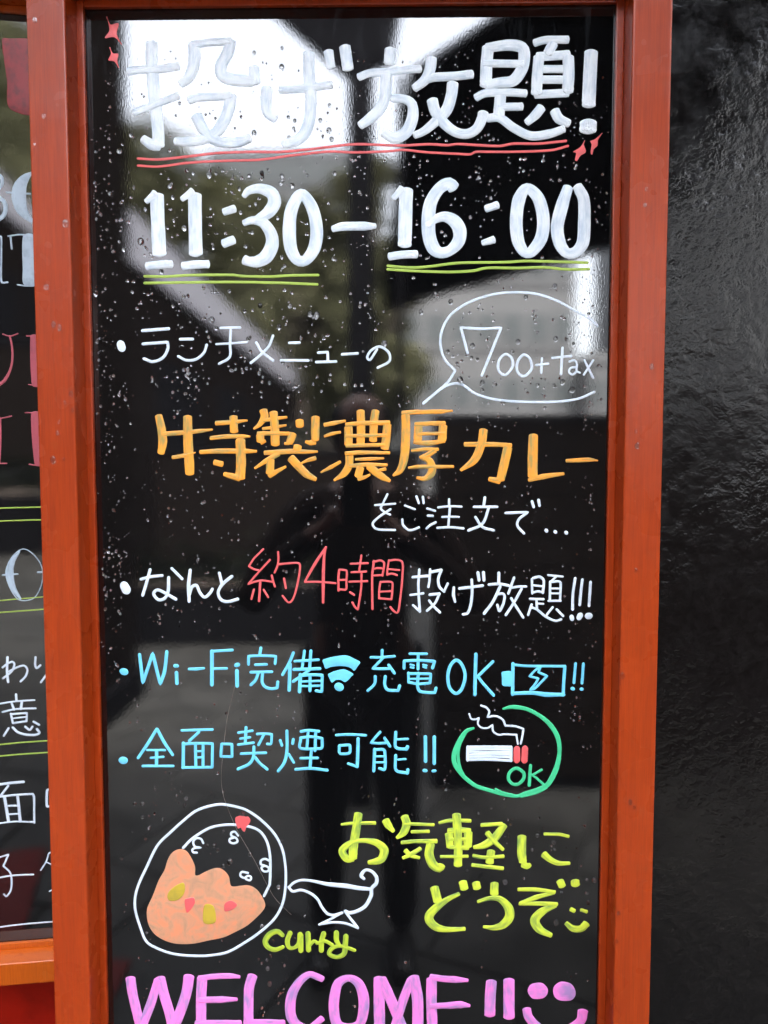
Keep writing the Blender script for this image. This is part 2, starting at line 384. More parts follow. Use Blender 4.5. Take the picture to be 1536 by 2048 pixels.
MAIN_DATA = """>title_line|white_thick
=character
145:-2713,4701 -2711,4427 -2685,4058 -2660,3792 -2655,3595
141,130,98:-2655,3606 -2732,3607 -2830,3671
95:-2980,4403 -2859,4420 -2683,4419 -2420,4452
86:-2923,3959 -2779,4005 -2602,4073 -2426,4135
139,139,134,118,91:-2239,4692 -2235,4550 -2254,4434 -2308,4324 -2391,4262
91:-2247,4681 -2089,4706 -1838,4717
134:-1835,4714 -1861,4599 -1940,4453 -1925,4348 -1800,4303 -1592,4287
118:-1574,4429 -1560,4271
92:-2301,4085 -2207,4113 -1840,4131
134,134,134,129,118,107,91:-1837,4131 -1856,3999 -1920,3851 -2004,3735 -2170,3656 -2346,3636 -2467,3642
135,124,119,119,102:-2221,3912 -2163,3789 -2060,3672 -1907,3623 -1753,3627 -1632,3669
=character
134,134,118,91:-1428,4207 -1441,4060 -1421,3943 -1340,3877
133,133,133,133,123,101:-962,4582 -958,4362 -939,4098 -952,3887 -1013,3718 -1117,3634 -1249,3601
91:-1281,4190 -1019,4204 -710,4242
112:-740,4601 -720,4433
133:-560,4647 -524,4411
=character
138:-52,4616 -63,4470
91:-405,4321 -285,4365 -68,4376 148,4400 278,4405
133,133,128,123,96:-99,4345 -106,4145 -166,3987 -286,3872 -390,3799
91,102,118,134,139,134,102:-36,4092 106,4080 187,4022 193,3879 128,3732 -3,3664 -134,3723
133,128,117,96:399,4514 387,4404 333,4289 214,4195
101:328,4289 441,4314 636,4323 853,4343
133,133,133,117,96,80:639,4245 624,4119 571,3961 454,3841 324,3736 215,3689
128,128,123,112,112,123,123:412,4068 445,3952 543,3819 672,3723 803,3701 911,3759 970,3874 980,3927
=character
138:1028,4629 1012,4451 1005,4221
106,127,133,138,133,117,106:1012,4624 1249,4653 1400,4626 1428,4532 1403,4396 1307,4271 1156,4251 1005,4226
90:981,4460 1413,4450
91:898,4091 995,4137 1265,4146 1449,4134
133:1168,4099 1154,3905
91:1148,3989 1408,3992
96,102,102,102,86:1030,3869 1160,3873 1323,3761 1509,3676 1715,3695 1876,3747
90:1540,4672 1647,4702 1905,4705
116:1744,4665 1692,4561
127:1590,4520 1576,4343 1568,4133
132:1913,4517 1921,4340 1913,4152
106:1574,4525 1918,4544
93:1597,4393 1910,4390
94:1577,4280 1912,4277
96:1557,4121 1914,4136
112,112,85:1624,3980 1560,3902 1464,3818
117,117,96:1771,3943 1821,3858 1930,3805
=exclamation_mark
159:2165,4568 2156,4338 2146,4003
197:2145,3814 2146,3729
>red_underline|red
=underline
31:-2889,3455 -2658,3444 -2327,3474 -1996,3509 -1627,3520 -1298,3518 -969,3543 -750,3568 -444,3596 54,3579 368,3591 586,3579 695,3591 956,3576 1162,3567 1324,3592 1596,3590 1899,3617
=underline
29:-2891,3378 -2659,3366 -2328,3405 -1943,3424 -1518,3434 -1189,3475 -750,3517 -422,3507 -68,3518 96,3531 368,3503 695,3485 837,3479 902,3505 1162,3503 1488,3506 1759,3521 1921,3562
>spark_marks|red
=spark_mark
P:-3208,4995 -3168,4909 -3078,4919 -3098,4801 -3044,4688 -3126,4769 -3233,4764 -3181,4850
=spark_mark
P:-3182,4667 -3147,4600 -3088,4591 -3101,4519 -3083,4438 -3135,4511 -3199,4525 -3170,4595
=spark_mark
P:2110,3624 2100,3577 2123,3497 2064,3455 2027,3397 2005,3403 2015,3487 1982,3498 2062,3551
=spark_mark
P:2303,3702 2256,3623 2252,3565 2214,3528 2194,3465 2177,3486 2186,3581 2170,3613 2223,3634
>opening_hours_line|white_thick
=digit
164:-2684,3045 -2681,2792 -2668,2402
65,98:-2807,2981 -2700,3072
94:-2815,2267 -2671,2283 -2531,2288
=digit
161:-2256,3048 -2257,2790 -2255,2401
65,98:-2403,3006 -2280,3091
99:-2404,2266 -2259,2283 -2115,2286
=colon_dot
87,93:-1930,2863 -1808,2901
=colon_dot
104:-1940,2513 -1823,2556
=digit
65,92,114,147,158,147,98,65:-1702,3034 -1651,3093 -1530,3119 -1393,3070 -1357,2968 -1422,2861 -1544,2786 -1622,2754
76,93,120,142,162,162,136,109,115:-1705,2739 -1611,2770 -1490,2743 -1402,2624 -1390,2494 -1460,2365 -1571,2311 -1660,2317 -1704,2333
=digit
C119,152,157,152,125,125,152,152,141:-1057,3058 -1163,2892 -1192,2677 -1177,2461 -1107,2331 -1013,2325 -912,2460 -884,2675 -937,2912
=dash
76,103,103,65:-703,2669 -597,2696 -344,2700 -223,2699
=digit
162:124,3091 118,2888 108,2490
65,97:-16,3007 82,3108
93:-65,2362 83,2383 243,2387
=digit
146,140,135,146,160,162,157,130,119,151,160,151,119,97,76:656,3115 602,3164 498,3111 406,2972 377,2823 380,2608 430,2457 512,2403 622,2429 715,2531 725,2649 664,2751 554,2800 445,2769 357,2705
=colon_dot
87,92:1019,2884 1149,2926
=colon_dot
65,92:983,2508 1109,2545
=digit
C119,151,149,146,119,129,151,151,140:1475,3106 1389,2989 1359,2753 1383,2528 1456,2404 1532,2409 1640,2559 1661,2773 1601,2998
=digit
118,151,151,145,124,129,151,151,140,118:1932,3114 1874,2933 1818,2687 1848,2505 1926,2397 2024,2402 2105,2503 2120,2718 2108,2985 2035,3124
>green_underline|green
=underline
32:-2840,2155 -2617,2150 -2328,2164 -1839,2166 -1728,2152 -1418,2146 -1174,2158 -871,2161
=underline
32:-2841,2079 -2396,2084 -1785,2086 -1246,2073 -883,2057
=underline
32:-82,2259 161,2240 381,2250 711,2288 1259,2295 1448,2307 1722,2301 2160,2286
=underline
33:-82,2221 216,2202 601,2189 876,2201 1041,2233 1370,2229 1668,2236 1942,2213 2177,2215
>lunch_menu_line|white_thin
=bullet
98:-3131,1389 -3120,1355
=character
38:-2876,1545 -2579,1566
36:-2873,1396 -2593,1415 -2593,1415 -2592,1338 -2652,1239 -2765,1195 -2865,1228
=character
35:-2447,1447 -2307,1449
33:-2472,1255 -2384,1211 -2272,1221 -2181,1293 -2146,1381
=character
31:-1982,1573 -1764,1577
27:-2034,1391 -1844,1402 -1688,1413
32:-1870,1550 -1878,1391 -1885,1248 -2004,1171
=character
32:-1388,1483 -1439,1362 -1563,1242 -1642,1181
32:-1578,1407 -1518,1308 -1391,1206
=character
34:-1199,1404 -1088,1405
34:-1296,1206 -989,1205
=character
32:-872,1293 -766,1300 -766,1300 -764,1209
33:-895,1187 -672,1192
=character
33:-599,1273 -427,1283
=character
31:-205,1327 -283,1211 -316,1239 -271,1316 -171,1359 -72,1293 -66,1194 -194,1123
>price_bubble|white_thin
=bubble_outline
30:2287,1584 2195,1670 2027,1759 1817,1870 1607,1939 1398,1961 1120,1941 841,1853 633,1715 536,1550 515,1384 565,1217 685,1087 685,1087 595,952 328,726
30:326,718 539,890 651,938 764,931 919,826 1130,763 1412,735 1833,734 2085,769 2265,845
=digit
33:824,1286 746,1570 746,1570 983,1556 1200,1565 1200,1565 988,1035
=digit
C31:1252,1271 1182,1202 1177,1091 1254,1038 1334,1132 1322,1229
=digit
C31:1459,1264 1393,1188 1391,1076 1465,1023 1548,1104 1532,1215
=plus_sign
28:1603,1148 1736,1162
28:1665,1222 1660,1062
=letter
32:1897,1339 1884,1048
29:1784,1228 1996,1249
=letter
25:1977,1186 2036,1200 2061,1158 2060,1082 2097,1061
25:2054,1124 1992,1114 1975,1068 2017,1040 2059,1075
=letter
28:2147,1200 2248,1005
25:2245,1200 2143,1040
>orange_dish_line|orange
=character
90,106,110,84:-2712,579 -2681,428 -2670,283 -2693,154
58,56,51,22:-2668,372 -2431,389 -2228,408 -2093,422
106,118,118,106:-2378,567 -2377,260 -2367,36 -2364,-82
47,51,14:-2560,104 -2425,126 -2294,160
56,56,25:-2053,495 -1822,511 -1693,525
98:-1850,567 -1846,400
50,56,50,22:-2117,325 -1914,344 -1734,344 -1661,344
51,62,62,31:-2238,165 -2029,176 -1714,176 -1590,173
118:-1774,299 -1770,36 -1783,-132
84,73,51:-1791,-132 -1886,-110 -1965,-87
70:-2076,47 -1986,27
=character
100,97,60,26:-1506,639 -1494,572 -1549,483 -1617,431
48,45,30:-1511,527 -1361,550 -1238,563
37,41,26:-1516,431 -1362,453 -1246,472
100,108,104:-1390,616 -1377,446 -1371,252
97,93:-1546,357 -1543,290
56,52,49:-1572,375 -1475,379 -1213,375
67,37:-1536,279 -1487,293
101,97,82:-1176,371 -1187,327 -1210,271
37:-1214,261 -1263,264
95:-1092,523 -1089,460
98,98,89:-909,560 -913,371 -915,304
82,60,37:-922,286 -975,271 -1023,286
97:-1115,234 -1123,193
56,64,60,52,30:-1496,156 -1327,167 -1177,174 -1028,169 -889,170
67,60,30:-1335,148 -1478,66 -1610,-20
97:-1429,73 -1438,-76
82,52,30:-1446,-98 -1352,-54 -1254,-1
101,99,90,52:-1193,96 -1104,-1 -1014,-91 -910,-147
52,45,22:-912,96 -991,73 -1081,36
=character
52,54,33:-807,475 -691,497 -568,521
34,46,34:-807,345 -721,375 -624,392
22,49,37:-850,-68 -738,-9 -625,53
98,102,96:-392,630 -387,445 -393,259
96,100,93:-221,630 -238,519 -250,296
100:-531,445 -531,252
56:-557,475 -393,493 -65,500
100,102,97:-87,474 -102,296 -117,207
45:-565,349 -393,352 -95,356
46:-557,237 -393,241 -125,248
52,54,37:-565,148 -393,159 -61,155
101,97,86,30:-522,126 -528,14 -588,-83 -697,-158
34,46,26:-453,81 -281,87 -128,94
49,54,37:-521,6 -319,21 -91,17
93:-397,-16 -420,-113
67,45,26:-420,-136 -349,-124 -285,-94
93,97,86,41:-296,6 -222,-61 -139,-121 -57,-165
45,30:-106,-27 -199,-46
=character
53,56,53,21:85,611 241,620 523,625 657,636
104,107,104,82,30:122,578 123,296 102,73 56,-46 -18,-104
100:268,459 264,311
56:234,481 390,490 568,492
100:550,459 540,303
43:264,372 569,378
46,63,48:220,281 376,266 569,292
41,46,37:194,181 354,198 496,196
63,67,37:458,185 377,133 287,103
45,86,98,93,60,30:302,103 392,66 426,-24 407,-91 340,-139 251,-129
30,46,46,34:157,-15 265,-3 467,-3 672,-1
=character
58,58,53:799,252 1133,252 1328,241
102,106,98,39:1012,413 988,257 912,79 756,-43
109,111,102:1290,213 1252,35 1210,-150
78,56:1199,-166 1081,-144
=character
109,124,117:1579,352 1575,90 1577,-110
50,69,39:1533,-155 1694,-116 1933,-82
=character
42,53,53,18:1959,66 2081,70 2215,77 2317,68
>order_line|white_thin
=character
35:1033,-357 1022,-447
33:910,-464 1173,-463
35:1078,-475 1029,-627 974,-683 851,-734
33:928,-582 1007,-694 1137,-734
=character
33:1275,-533 1527,-525 1527,-525 1427,-604 1411,-683 1485,-767
34:1575,-401 1593,-463
35:1648,-385 1660,-446
=ellipsis
42:1740,-733 1744,-740
42:1844,-750 1848,-754
45:1967,-758 1972,-763
>order_line|white_thin
=character
26:-226,-445 4,-427
27:-86,-320 -138,-427 -160,-484 -112,-527 -56,-553
29:-52,-492 -185,-583 -253,-652 -233,-706 -168,-728 0,-732
=character
26:116,-449 228,-492
28:249,-345 275,-419
29:322,-350 331,-418
29:86,-610 95,-673 151,-728 203,-730 276,-702
=character
28:373,-483 461,-509
30:381,-565 435,-567
29:367,-712 405,-677 470,-643
29:623,-377 624,-457
27:499,-470 632,-457 766,-461
26:547,-580 633,-578 735,-579
29:633,-480 615,-695
30:492,-706 634,-699 789,-712
>four_hours_line|white_thin
=bullet
109,115:-3150,-1390 -3129,-1432
=character
36:-2951,-1309 -2846,-1282 -2707,-1266
39:-2845,-1200 -2890,-1352 -2936,-1496
36:-2589,-1185 -2474,-1303
39:-2630,-1292 -2638,-1447 -2680,-1533 -2755,-1549 -2809,-1480 -2764,-1435 -2690,-1463 -2552,-1543
=character
40,47,38:-2376,-1203 -2398,-1382 -2395,-1567
38:-2390,-1489 -2358,-1398 -2305,-1382 -2269,-1462 -2216,-1519 -2157,-1478 -2122,-1425
=character
38:-2037,-1238 -2009,-1360
39:-1894,-1275 -1996,-1360 -2053,-1456 -2025,-1544 -1946,-1571 -1828,-1541
>four_hours_line|white_thin
=character
32:284,-1193 273,-1361 279,-1513 291,-1680
29,33:213,-1607 289,-1675
35:210,-1279 307,-1270 382,-1264
29:183,-1487 330,-1468
30:408,-1188 401,-1323 390,-1391
36:419,-1218 536,-1195
33:537,-1198 503,-1300 518,-1391 571,-1444
30:571,-1444 612,-1353
35:407,-1484 515,-1472
32:515,-1475 466,-1581 376,-1669
32:400,-1553 444,-1612 523,-1688
=character
36,38,30:684,-1400 680,-1490 698,-1562
36:750,-1410 1014,-1376
35:890,-1308 895,-1443 881,-1596 844,-1699 795,-1712
38:961,-1227 973,-1310
38:1024,-1222 1031,-1310
=character
38:1201,-1229 1202,-1344
35:1091,-1363 1210,-1355 1315,-1374
38:1217,-1389 1136,-1564 1038,-1700
33:1192,-1473 1252,-1469 1271,-1503 1257,-1583 1214,-1671 1188,-1602
33:1377,-1284 1315,-1464
30:1359,-1398 1435,-1387 1515,-1386
33:1465,-1412 1384,-1564 1288,-1716
33:1349,-1524 1399,-1609 1487,-1745
=character
30:1583,-1299 1589,-1463
33:1600,-1286 1666,-1271 1715,-1303 1721,-1358 1711,-1456
26:1601,-1370 1701,-1381
29:1590,-1457 1649,-1441 1713,-1453
30:1565,-1529 1718,-1532
30:1639,-1540 1646,-1647
26:1664,-1584 1716,-1586
30:1583,-1595 1545,-1714
30:1586,-1628 1648,-1654 1747,-1734 1860,-1785 1926,-1768
27:1772,-1252 1934,-1268
26:1857,-1274 1809,-1320
32:1795,-1329 1793,-1547
30:1816,-1331 1891,-1323 1915,-1342 1911,-1547
24:1810,-1407 1907,-1407
24:1811,-1464 1908,-1464
27:1780,-1551 1915,-1551
30:1826,-1627 1760,-1713
30:1875,-1652 1948,-1726
=exclamation_mark
35:2081,-1290 2058,-1471 2057,-1649
54:2047,-1738 2052,-1760
=exclamation_mark
35:2164,-1305 2147,-1471 2139,-1596
67,70:2134,-1744 2146,-1721
=exclamation_mark
35:2258,-1332 2246,-1607
79:2238,-1727 2251,-1726
>four_hours_line|red
=character
25:-1524,-956 -1631,-1064 -1693,-1156 -1693,-1156 -1639,-1187 -1578,-1204
25:-1447,-1080 -1571,-1214 -1703,-1365 -1703,-1365 -1627,-1337 -1545,-1322 -1426,-1336
26:-1427,-1263 -1409,-1337 -1392,-1390
26:-1637,-1428 -1667,-1538
30:-1562,-1345 -1578,-1561
26:-1522,-1430 -1472,-1516
25:-1351,-989 -1348,-1063 -1359,-1145 -1393,-1227
26:-1342,-1131 -1141,-1114 -1101,-1131 -1100,-1199 -1123,-1336 -1158,-1474 -1199,-1563 -1240,-1575 -1303,-1501
27:-1284,-1299 -1265,-1407
=digit
30,38,27:-797,-934 -924,-1124 -1041,-1333
26:-1040,-1338 -877,-1336 -687,-1352
27,31,39,39,30:-799,-936 -815,-1014 -826,-1199 -830,-1404 -832,-1576
=character
29:-643,-1195 -653,-1287 -652,-1438
26:-643,-1193 -564,-1200 -555,-1225 -560,-1335 -565,-1421 -636,-1424
25:-636,-1313 -561,-1311
26:-386,-1027 -411,-1198
26:-509,-1124 -313,-1117
26:-501,-1223 -333,-1215
25:-528,-1333 -320,-1326
26:-384,-1239 -390,-1403 -427,-1660 -427,-1660 -460,-1630 -492,-1578
27:-517,-1458 -473,-1487
=character
29:-241,-1092 -261,-1266 -259,-1650
26:-247,-1101 -167,-1085 -126,-1109 -125,-1156 -143,-1259
25:-235,-1182 -197,-1174 -146,-1178
25:-235,-1260 -157,-1255
24:-67,-1081 -85,-1197 -87,-1252
26:-67,-1086 23,-1078 84,-1101 92,-1197 78,-1402 44,-1669 24,-1696 -17,-1670 -49,-1630
23:-72,-1185 52,-1197
25:-82,-1248 -31,-1238 23,-1255
26:-166,-1335 -180,-1430 -182,-1526
26:-163,-1337 -65,-1332 -28,-1347 -28,-1436 -38,-1538 -38,-1538 -177,-1527
25:-160,-1450 -41,-1442
>wifi_line|light_blue
=bullet
88:-3184,-2401 -3168,-2405
=letter
42,46,42,44,42,46,42:-2988,-2202 -2955,-2535 -2955,-2535 -2834,-2185 -2834,-2185 -2751,-2549 -2751,-2549 -2698,-2397 -2667,-2166
=letter
48:-2570,-2331 -2551,-2332
46:-2558,-2414 -2555,-2538
=dash
36,42,32:-2406,-2369 -2324,-2368 -2235,-2358
=letter
36:-2132,-2156 -1899,-2141
48:-2137,-2159 -2143,-2551
33:-2120,-2363 -1968,-2359
=letter
55:-1853,-2321 -1836,-2315
48:-1847,-2389 -1846,-2565
=character
38:-1563,-2117 -1577,-2197
36:-1709,-2308 -1708,-2213 -1708,-2213 -1540,-2207 -1389,-2213 -1389,-2213 -1397,-2300
34:-1628,-2315 -1499,-2310
36:-1681,-2403 -1437,-2398
38:-1599,-2418 -1627,-2494 -1682,-2552
38:-1547,-2418 -1551,-2524 -1513,-2579 -1444,-2599 -1376,-2588 -1376,-2588 -1369,-2518
=character
38:-1183,-2172 -1233,-2291 -1311,-2430
44:-1223,-2306 -1236,-2613
36:-1054,-2152 -1083,-2361
38:-978,-2150 -994,-2360
34:-1165,-2271 -891,-2252
40:-1176,-2369 -877,-2358
38:-1001,-2380 -1185,-2510
44:-1103,-2431 -1114,-2630
38:-1100,-2441 -976,-2431 -846,-2435 -846,-2435 -853,-2631 -853,-2631 -918,-2621
38:-989,-2441 -992,-2620
28:-1086,-2511 -868,-2503
30:-1086,-2567 -873,-2561
=wifi_symbol
P:-842,-2259 -787,-2234 -708,-2214 -589,-2198 -540,-2206 -491,-2228 -441,-2253 -402,-2280 -431,-2328 -471,-2380 -511,-2350 -550,-2333 -609,-2325 -679,-2327 -748,-2339 -808,-2356 -827,-2309
P:-778,-2425 -738,-2401 -699,-2384 -600,-2364 -540,-2384 -483,-2420 -506,-2449 -531,-2479 -580,-2515 -630,-2491 -689,-2492 -734,-2522 -759,-2480
104:-655,-2572 -645,-2576
=character
36:-146,-2137 -148,-2197
34:-276,-2222 -138,-2219 -5,-2208
34:-133,-2225 -257,-2355 -257,-2355 -148,-2357 -54,-2354
38:-69,-2314 -5,-2406
36:-227,-2449 -230,-2523 -257,-2563 -311,-2614
38:-110,-2449 -116,-2547 -79,-2606 40,-2615 40,-2615 58,-2557
=character
34:179,-2177 370,-2177
38:274,-2187 272,-2355
38:109,-2346 111,-2261 111,-2261 286,-2255 465,-2266 465,-2266 442,-2342
26:185,-2305 222,-2315
26:188,-2337 219,-2343
26:333,-2307 370,-2315
26:334,-2331 365,-2341
34:160,-2406 163,-2516 163,-2516 287,-2534 413,-2523 413,-2523 420,-2415 420,-2415 160,-2411
26:178,-2476 410,-2470
38:275,-2410 267,-2556 292,-2618 376,-2636 470,-2637 470,-2637 482,-2583
=letter
C42:714,-2251 651,-2314 620,-2434 640,-2574 712,-2646 781,-2594 821,-2433 779,-2298
=letter
44:945,-2181 938,-2483 937,-2655
38:1142,-2267 969,-2442
38:972,-2447 1036,-2532 1154,-2664
=battery_symbol
P:1246,-2391 1279,-2381 1328,-2376 1360,-2386 1361,-2551 1310,-2557 1281,-2557 1253,-2541 1249,-2471
42:1376,-2291 1376,-2471 1375,-2651
33:1379,-2301 1504,-2315 1681,-2317 1975,-2318
40:1978,-2320 1968,-2508 1963,-2657
44,48,60,44:1375,-2643 1606,-2635 1774,-2654 1966,-2654
30:1686,-2324 1623,-2380 1570,-2438 1570,-2438 1673,-2464 1673,-2464 1635,-2530 1577,-2602 1577,-2602 1635,-2580 1703,-2509 1773,-2434 1773,-2434 1672,-2389 1672,-2389 1693,-2334
=exclamation_mark
36:2102,-2286 2086,-2510
44:2068,-2581 2078,-2585
=exclamation_mark
36:2193,-2289 2180,-2517
43:2174,-2587 2181,-2588
>smoking_line|light_blue
=bullet
95:-3215,-3468 -3200,-3468
=character
38,42,36:-2804,-3090 -2899,-3245 -3029,-3435
40,42,38:-2796,-3092 -2719,-3244 -2621,-3395
30:-2919,-3342 -2712,-3341
30:-2878,-3436 -2732,-3423
43:-2809,-3355 -2814,-3523
34:-2975,-3535 -2618,-3533
=character
34:-2504,-3103 -2146,-3090
36:-2306,-3122 -2418,-3227
43:-2490,-3258 -2498,-3549
36:-2494,-3268 -2318,-3257 -2146,-3259 -2146,-3259 -2154,-3545 -2154,-3545 -2503,-3551
38:-2350,-3275 -2347,-3528
38:-2258,-3274 -2262,-3519
26:-2330,-3352 -2269,-3349
26:-2329,-3428 -2271,-3425
=character
36:-2038,-3266 -2050,-3414 -2050,-3414 -1918,-3415 -1918,-3415 -1916,-3265 -1916,-3265 -2031,-3263
33:-1837,-3127 -1675,-3103
38:-1747,-3064 -1758,-3249
30:-1816,-3198 -1703,-3182
33:-1841,-3270 -1661,-3246
33:-1615,-3141 -1525,-3138 -1445,-3143 -1445,-3143 -1455,-3257 -1497,-3260
34:-1540,-3151 -1601,-3270
34:-1808,-3379 -1518,-3367
38:-1657,-3297 -1666,-3422 -1719,-3504 -1845,-3564
36:-1640,-3427 -1589,-3493 -1504,-3564
=character
38,40,38:-1266,-3104 -1268,-3338 -1299,-3481 -1372,-3585
36:-1346,-3218 -1327,-3275
38:-1192,-3205 -1199,-3251
34:-1246,-3383 -1189,-3478
36:-1098,-3108 -1007,-3094 -892,-3104
36:-1017,-3118 -1033,-3311
38:-927,-3112 -936,-3336
36:-1105,-3184 -987,-3171 -853,-3188 -853,-3188 -856,-3300 -918,-3313 -1058,-3318 -1118,-3296 -1105,-3205
33:-1106,-3429 -907,-3425
38:-980,-3336 -997,-3550
36:-1164,-3564 -989,-3552 -795,-3572
=character
34:-686,-3149 -528,-3141 -339,-3150
36:-646,-3275 -531,-3267 -524,-3293 -534,-3364 -639,-3373 -651,-3355 -650,-3283
42:-429,-3193 -434,-3394 -440,-3524
33:-442,-3529 -544,-3491
=character
34:-171,-3110 -280,-3239 -280,-3239 -190,-3245 -106,-3240
36:-116,-3184 -56,-3278
40:-235,-3317 -245,-3576
38:-230,-3322 -141,-3319 -116,-3341 -116,-3555 -176,-3547
27:-220,-3403 -131,-3402
27:-220,-3474 -131,-3474
38:13,-3112 8,-3280 48,-3308 138,-3311
48:140,-3309 149,-3289
29:38,-3196 152,-3191
38:13,-3391 9,-3544 39,-3583 148,-3599
44:150,-3599 155,-3564
28:43,-3439 128,-3433
=exclamation_mark
44:361,-3166 364,-3455
42:347,-3568 367,-3570
=exclamation_mark
44:465,-3168 466,-3480
38:454,-3574 474,-3572
>smoking_ok_badge|emerald
=circle_outline
25,45,52,48,48,58,60,50,70,66,52,42,52,48,52,52,58,60,52,50,30:1270,-2825 1339,-2806 1398,-2803 1536,-2825 1685,-2900 1815,-3010 1906,-3161 1930,-3343 1891,-3547 1795,-3730 1687,-3787 1548,-3834 1439,-3870 1290,-3851 1111,-3801 941,-3741 782,-3604 703,-3472 703,-3350 769,-3188 843,-3091 922,-3058
30,34,38,34:838,-3106 764,-3259 745,-3391 769,-3533 816,-3630
22,26,28:1188,-3785 1270,-3826 1449,-3870
25:1489,-3880 1667,-3833 1785,-3771
=letter
C42:1431,-3535 1355,-3580 1338,-3662 1383,-3721 1448,-3727 1512,-3666 1514,-3590
=letter
42:1594,-3503 1582,-3737
32:1723,-3553 1620,-3614
30:1620,-3619 1675,-3660 1755,-3733
>cigarette_drawing|white_thin
=cigarette
36:857,-3284 1037,-3280 1364,-3281
30:869,-3314 1047,-3310 1359,-3314
30:869,-3341 1087,-3344 1359,-3343
28:869,-3375 1107,-3368 1360,-3371
30:865,-3402 1088,-3397 1363,-3402
36:862,-3436 1088,-3432 1365,-3443
36:857,-3281 855,-3439
36:1366,-3291 1365,-3443
=smoke
27:1011,-2788 1073,-2813 1105,-2863 1086,-2925 1086,-2925 1182,-2913 1262,-2953 1294,-3025 1294,-3025 1410,-3033 1505,-3063 1505,-3063 1498,-3133 1477,-3237
24:871,-2889 896,-2945 945,-2954 985,-2936 985,-2936 974,-3005 1015,-3050 1085,-3055 1144,-3019 1144,-3019 1154,-3095 1214,-3135 1283,-3129 1426,-3134
24:1426,-3139 1442,-3240
>cigarette_drawing|red
=ember
82:1433,-3308 1433,-3436
=ember
80:1527,-3302 1522,-3439
>please_line|lime
=character
33,43,47:-629,-4230 -503,-4214 -228,-4207
107,107,112,112,107:-427,-4100 -453,-4280 -486,-4487 -494,-4637
71,92,97,77,56,63,92,112,102,82,51:-489,-4648 -565,-4648 -620,-4550 -534,-4462 -434,-4430 -333,-4424 -203,-4454 -123,-4536 -153,-4645 -223,-4677 -308,-4690
96,93,46:-105,-4175 -73,-4236 -13,-4308
=character
101,106,96,41:117,-4127 142,-4214 108,-4318 28,-4388
41:122,-4214 287,-4218 465,-4224
43:200,-4312 408,-4305
49,49,57:83,-4444 238,-4428 498,-4423
107,112,117,107,94:428,-4459 409,-4584 454,-4707 530,-4758 559,-4717
61,61,41:128,-4539 188,-4596 294,-4628
53,61,41:308,-4514 198,-4585 98,-4633
=character
37,50,47:526,-4201 655,-4171 898,-4173
100,87:643,-4336 656,-4494
69:637,-4298 778,-4284 889,-4296
106:870,-4315 865,-4480
42:644,-4399 840,-4394
56:656,-4494 872,-4503
106,106,102:730,-4101 752,-4430 751,-4716
40:546,-4612 706,-4608 869,-4604
47,52:1023,-4223 1268,-4208
87,106,93,42:1293,-4223 1184,-4376 1062,-4466 937,-4495
69,69,42:1095,-4316 1172,-4414 1284,-4521
103:1143,-4541 1125,-4681
48:930,-4596 1051,-4618 1291,-4601
50:919,-4711 1101,-4732 1286,-4750
=character
110,110,100:1503,-4361 1503,-4564 1519,-4665
88,88,50:1519,-4697 1569,-4718 1605,-4700
41:1766,-4327 1944,-4330 2054,-4354
90,77,62,42:1763,-4572 1838,-4637 1937,-4681 2069,-4680
=character
111:474,-4993 514,-5159
48,69,101,113,113,101,69,53:768,-5065 635,-5132 512,-5223 419,-5327 420,-5404 501,-5481 637,-5508 838,-5497
103:809,-4920 830,-5003
100:967,-4931 980,-4995
=character
103:1186,-4936 1184,-5064
43,57,78,113,120,107,69,38:988,-5161 1142,-5115 1253,-5127 1352,-5228 1366,-5344 1293,-5441 1182,-5480 1060,-5469
=character
48,56,45:1467,-5007 1670,-5006 1902,-5034
45,65,45:1892,-5042 1672,-5104 1488,-5179
45,57,50:1482,-5182 1710,-5177 1931,-5181
57,101,119,107,63:1913,-5198 1760,-5270 1669,-5380 1726,-5495 1863,-5568
93:1958,-4897 1987,-4961
105:2136,-4896 2143,-4947
=smiley
57:2092,-5241 2136,-5266
45:2210,-5250 2284,-5274
57,86,91,98:2040,-5415 2121,-5481 2219,-5480 2280,-5419
>curry_plate_drawing|white_thin
=plate_outline
C34:-2100,-3997 -1947,-4007 -1753,-4063 -1573,-4190 -1408,-4375 -1319,-4589 -1293,-4877 -1324,-5166 -1417,-5369 -1573,-5531 -1771,-5678 -1998,-5812 -2224,-5858 -2450,-5863 -2662,-5840 -2845,-5776 -2977,-5690 -3051,-5501 -3103,-5298 -3100,-5138 -3054,-4978 -2952,-4761 -2820,-4500 -2664,-4341 -2507,-4197 -2338,-4067
=rice_outline
34:-2513,-4527 -2399,-4411 -2202,-4288 -2006,-4243 -1783,-4252 -1616,-4305 -1520,-4433 -1480,-4619 -1479,-4849 -1487,-4972 -1487,-4972 -1554,-5110
=rice_grain
28:-2274,-4467 -2301,-4417 -2357,-4411 -2393,-4454 -2373,-4511 -2303,-4525 -2303,-4525 -2373,-4529 -2406,-4552 -2392,-4583 -2353,-4586
=rice_grain
28:-1857,-4371 -1895,-4328 -1937,-4339 -1935,-4379 -1882,-4404 -1866,-4447 -1911,-4469 -1957,-4451 -1955,-4415 -1910,-4400
=rice_grain
28:-1491,-4677 -1536,-4656 -1585,-4675 -1590,-4721 -1544,-4739 -1498,-4763 -1505,-4806 -1558,-4807 -1583,-4767 -1551,-4742
=rice_grain
28:-1747,-4830 -1817,-4819 -1836,-4864 -1790,-4892 -1745,-4866 -1709,-4883 -1723,-4921 -1769,-4907
>curry_plate_drawing|brown
=curry_sauce
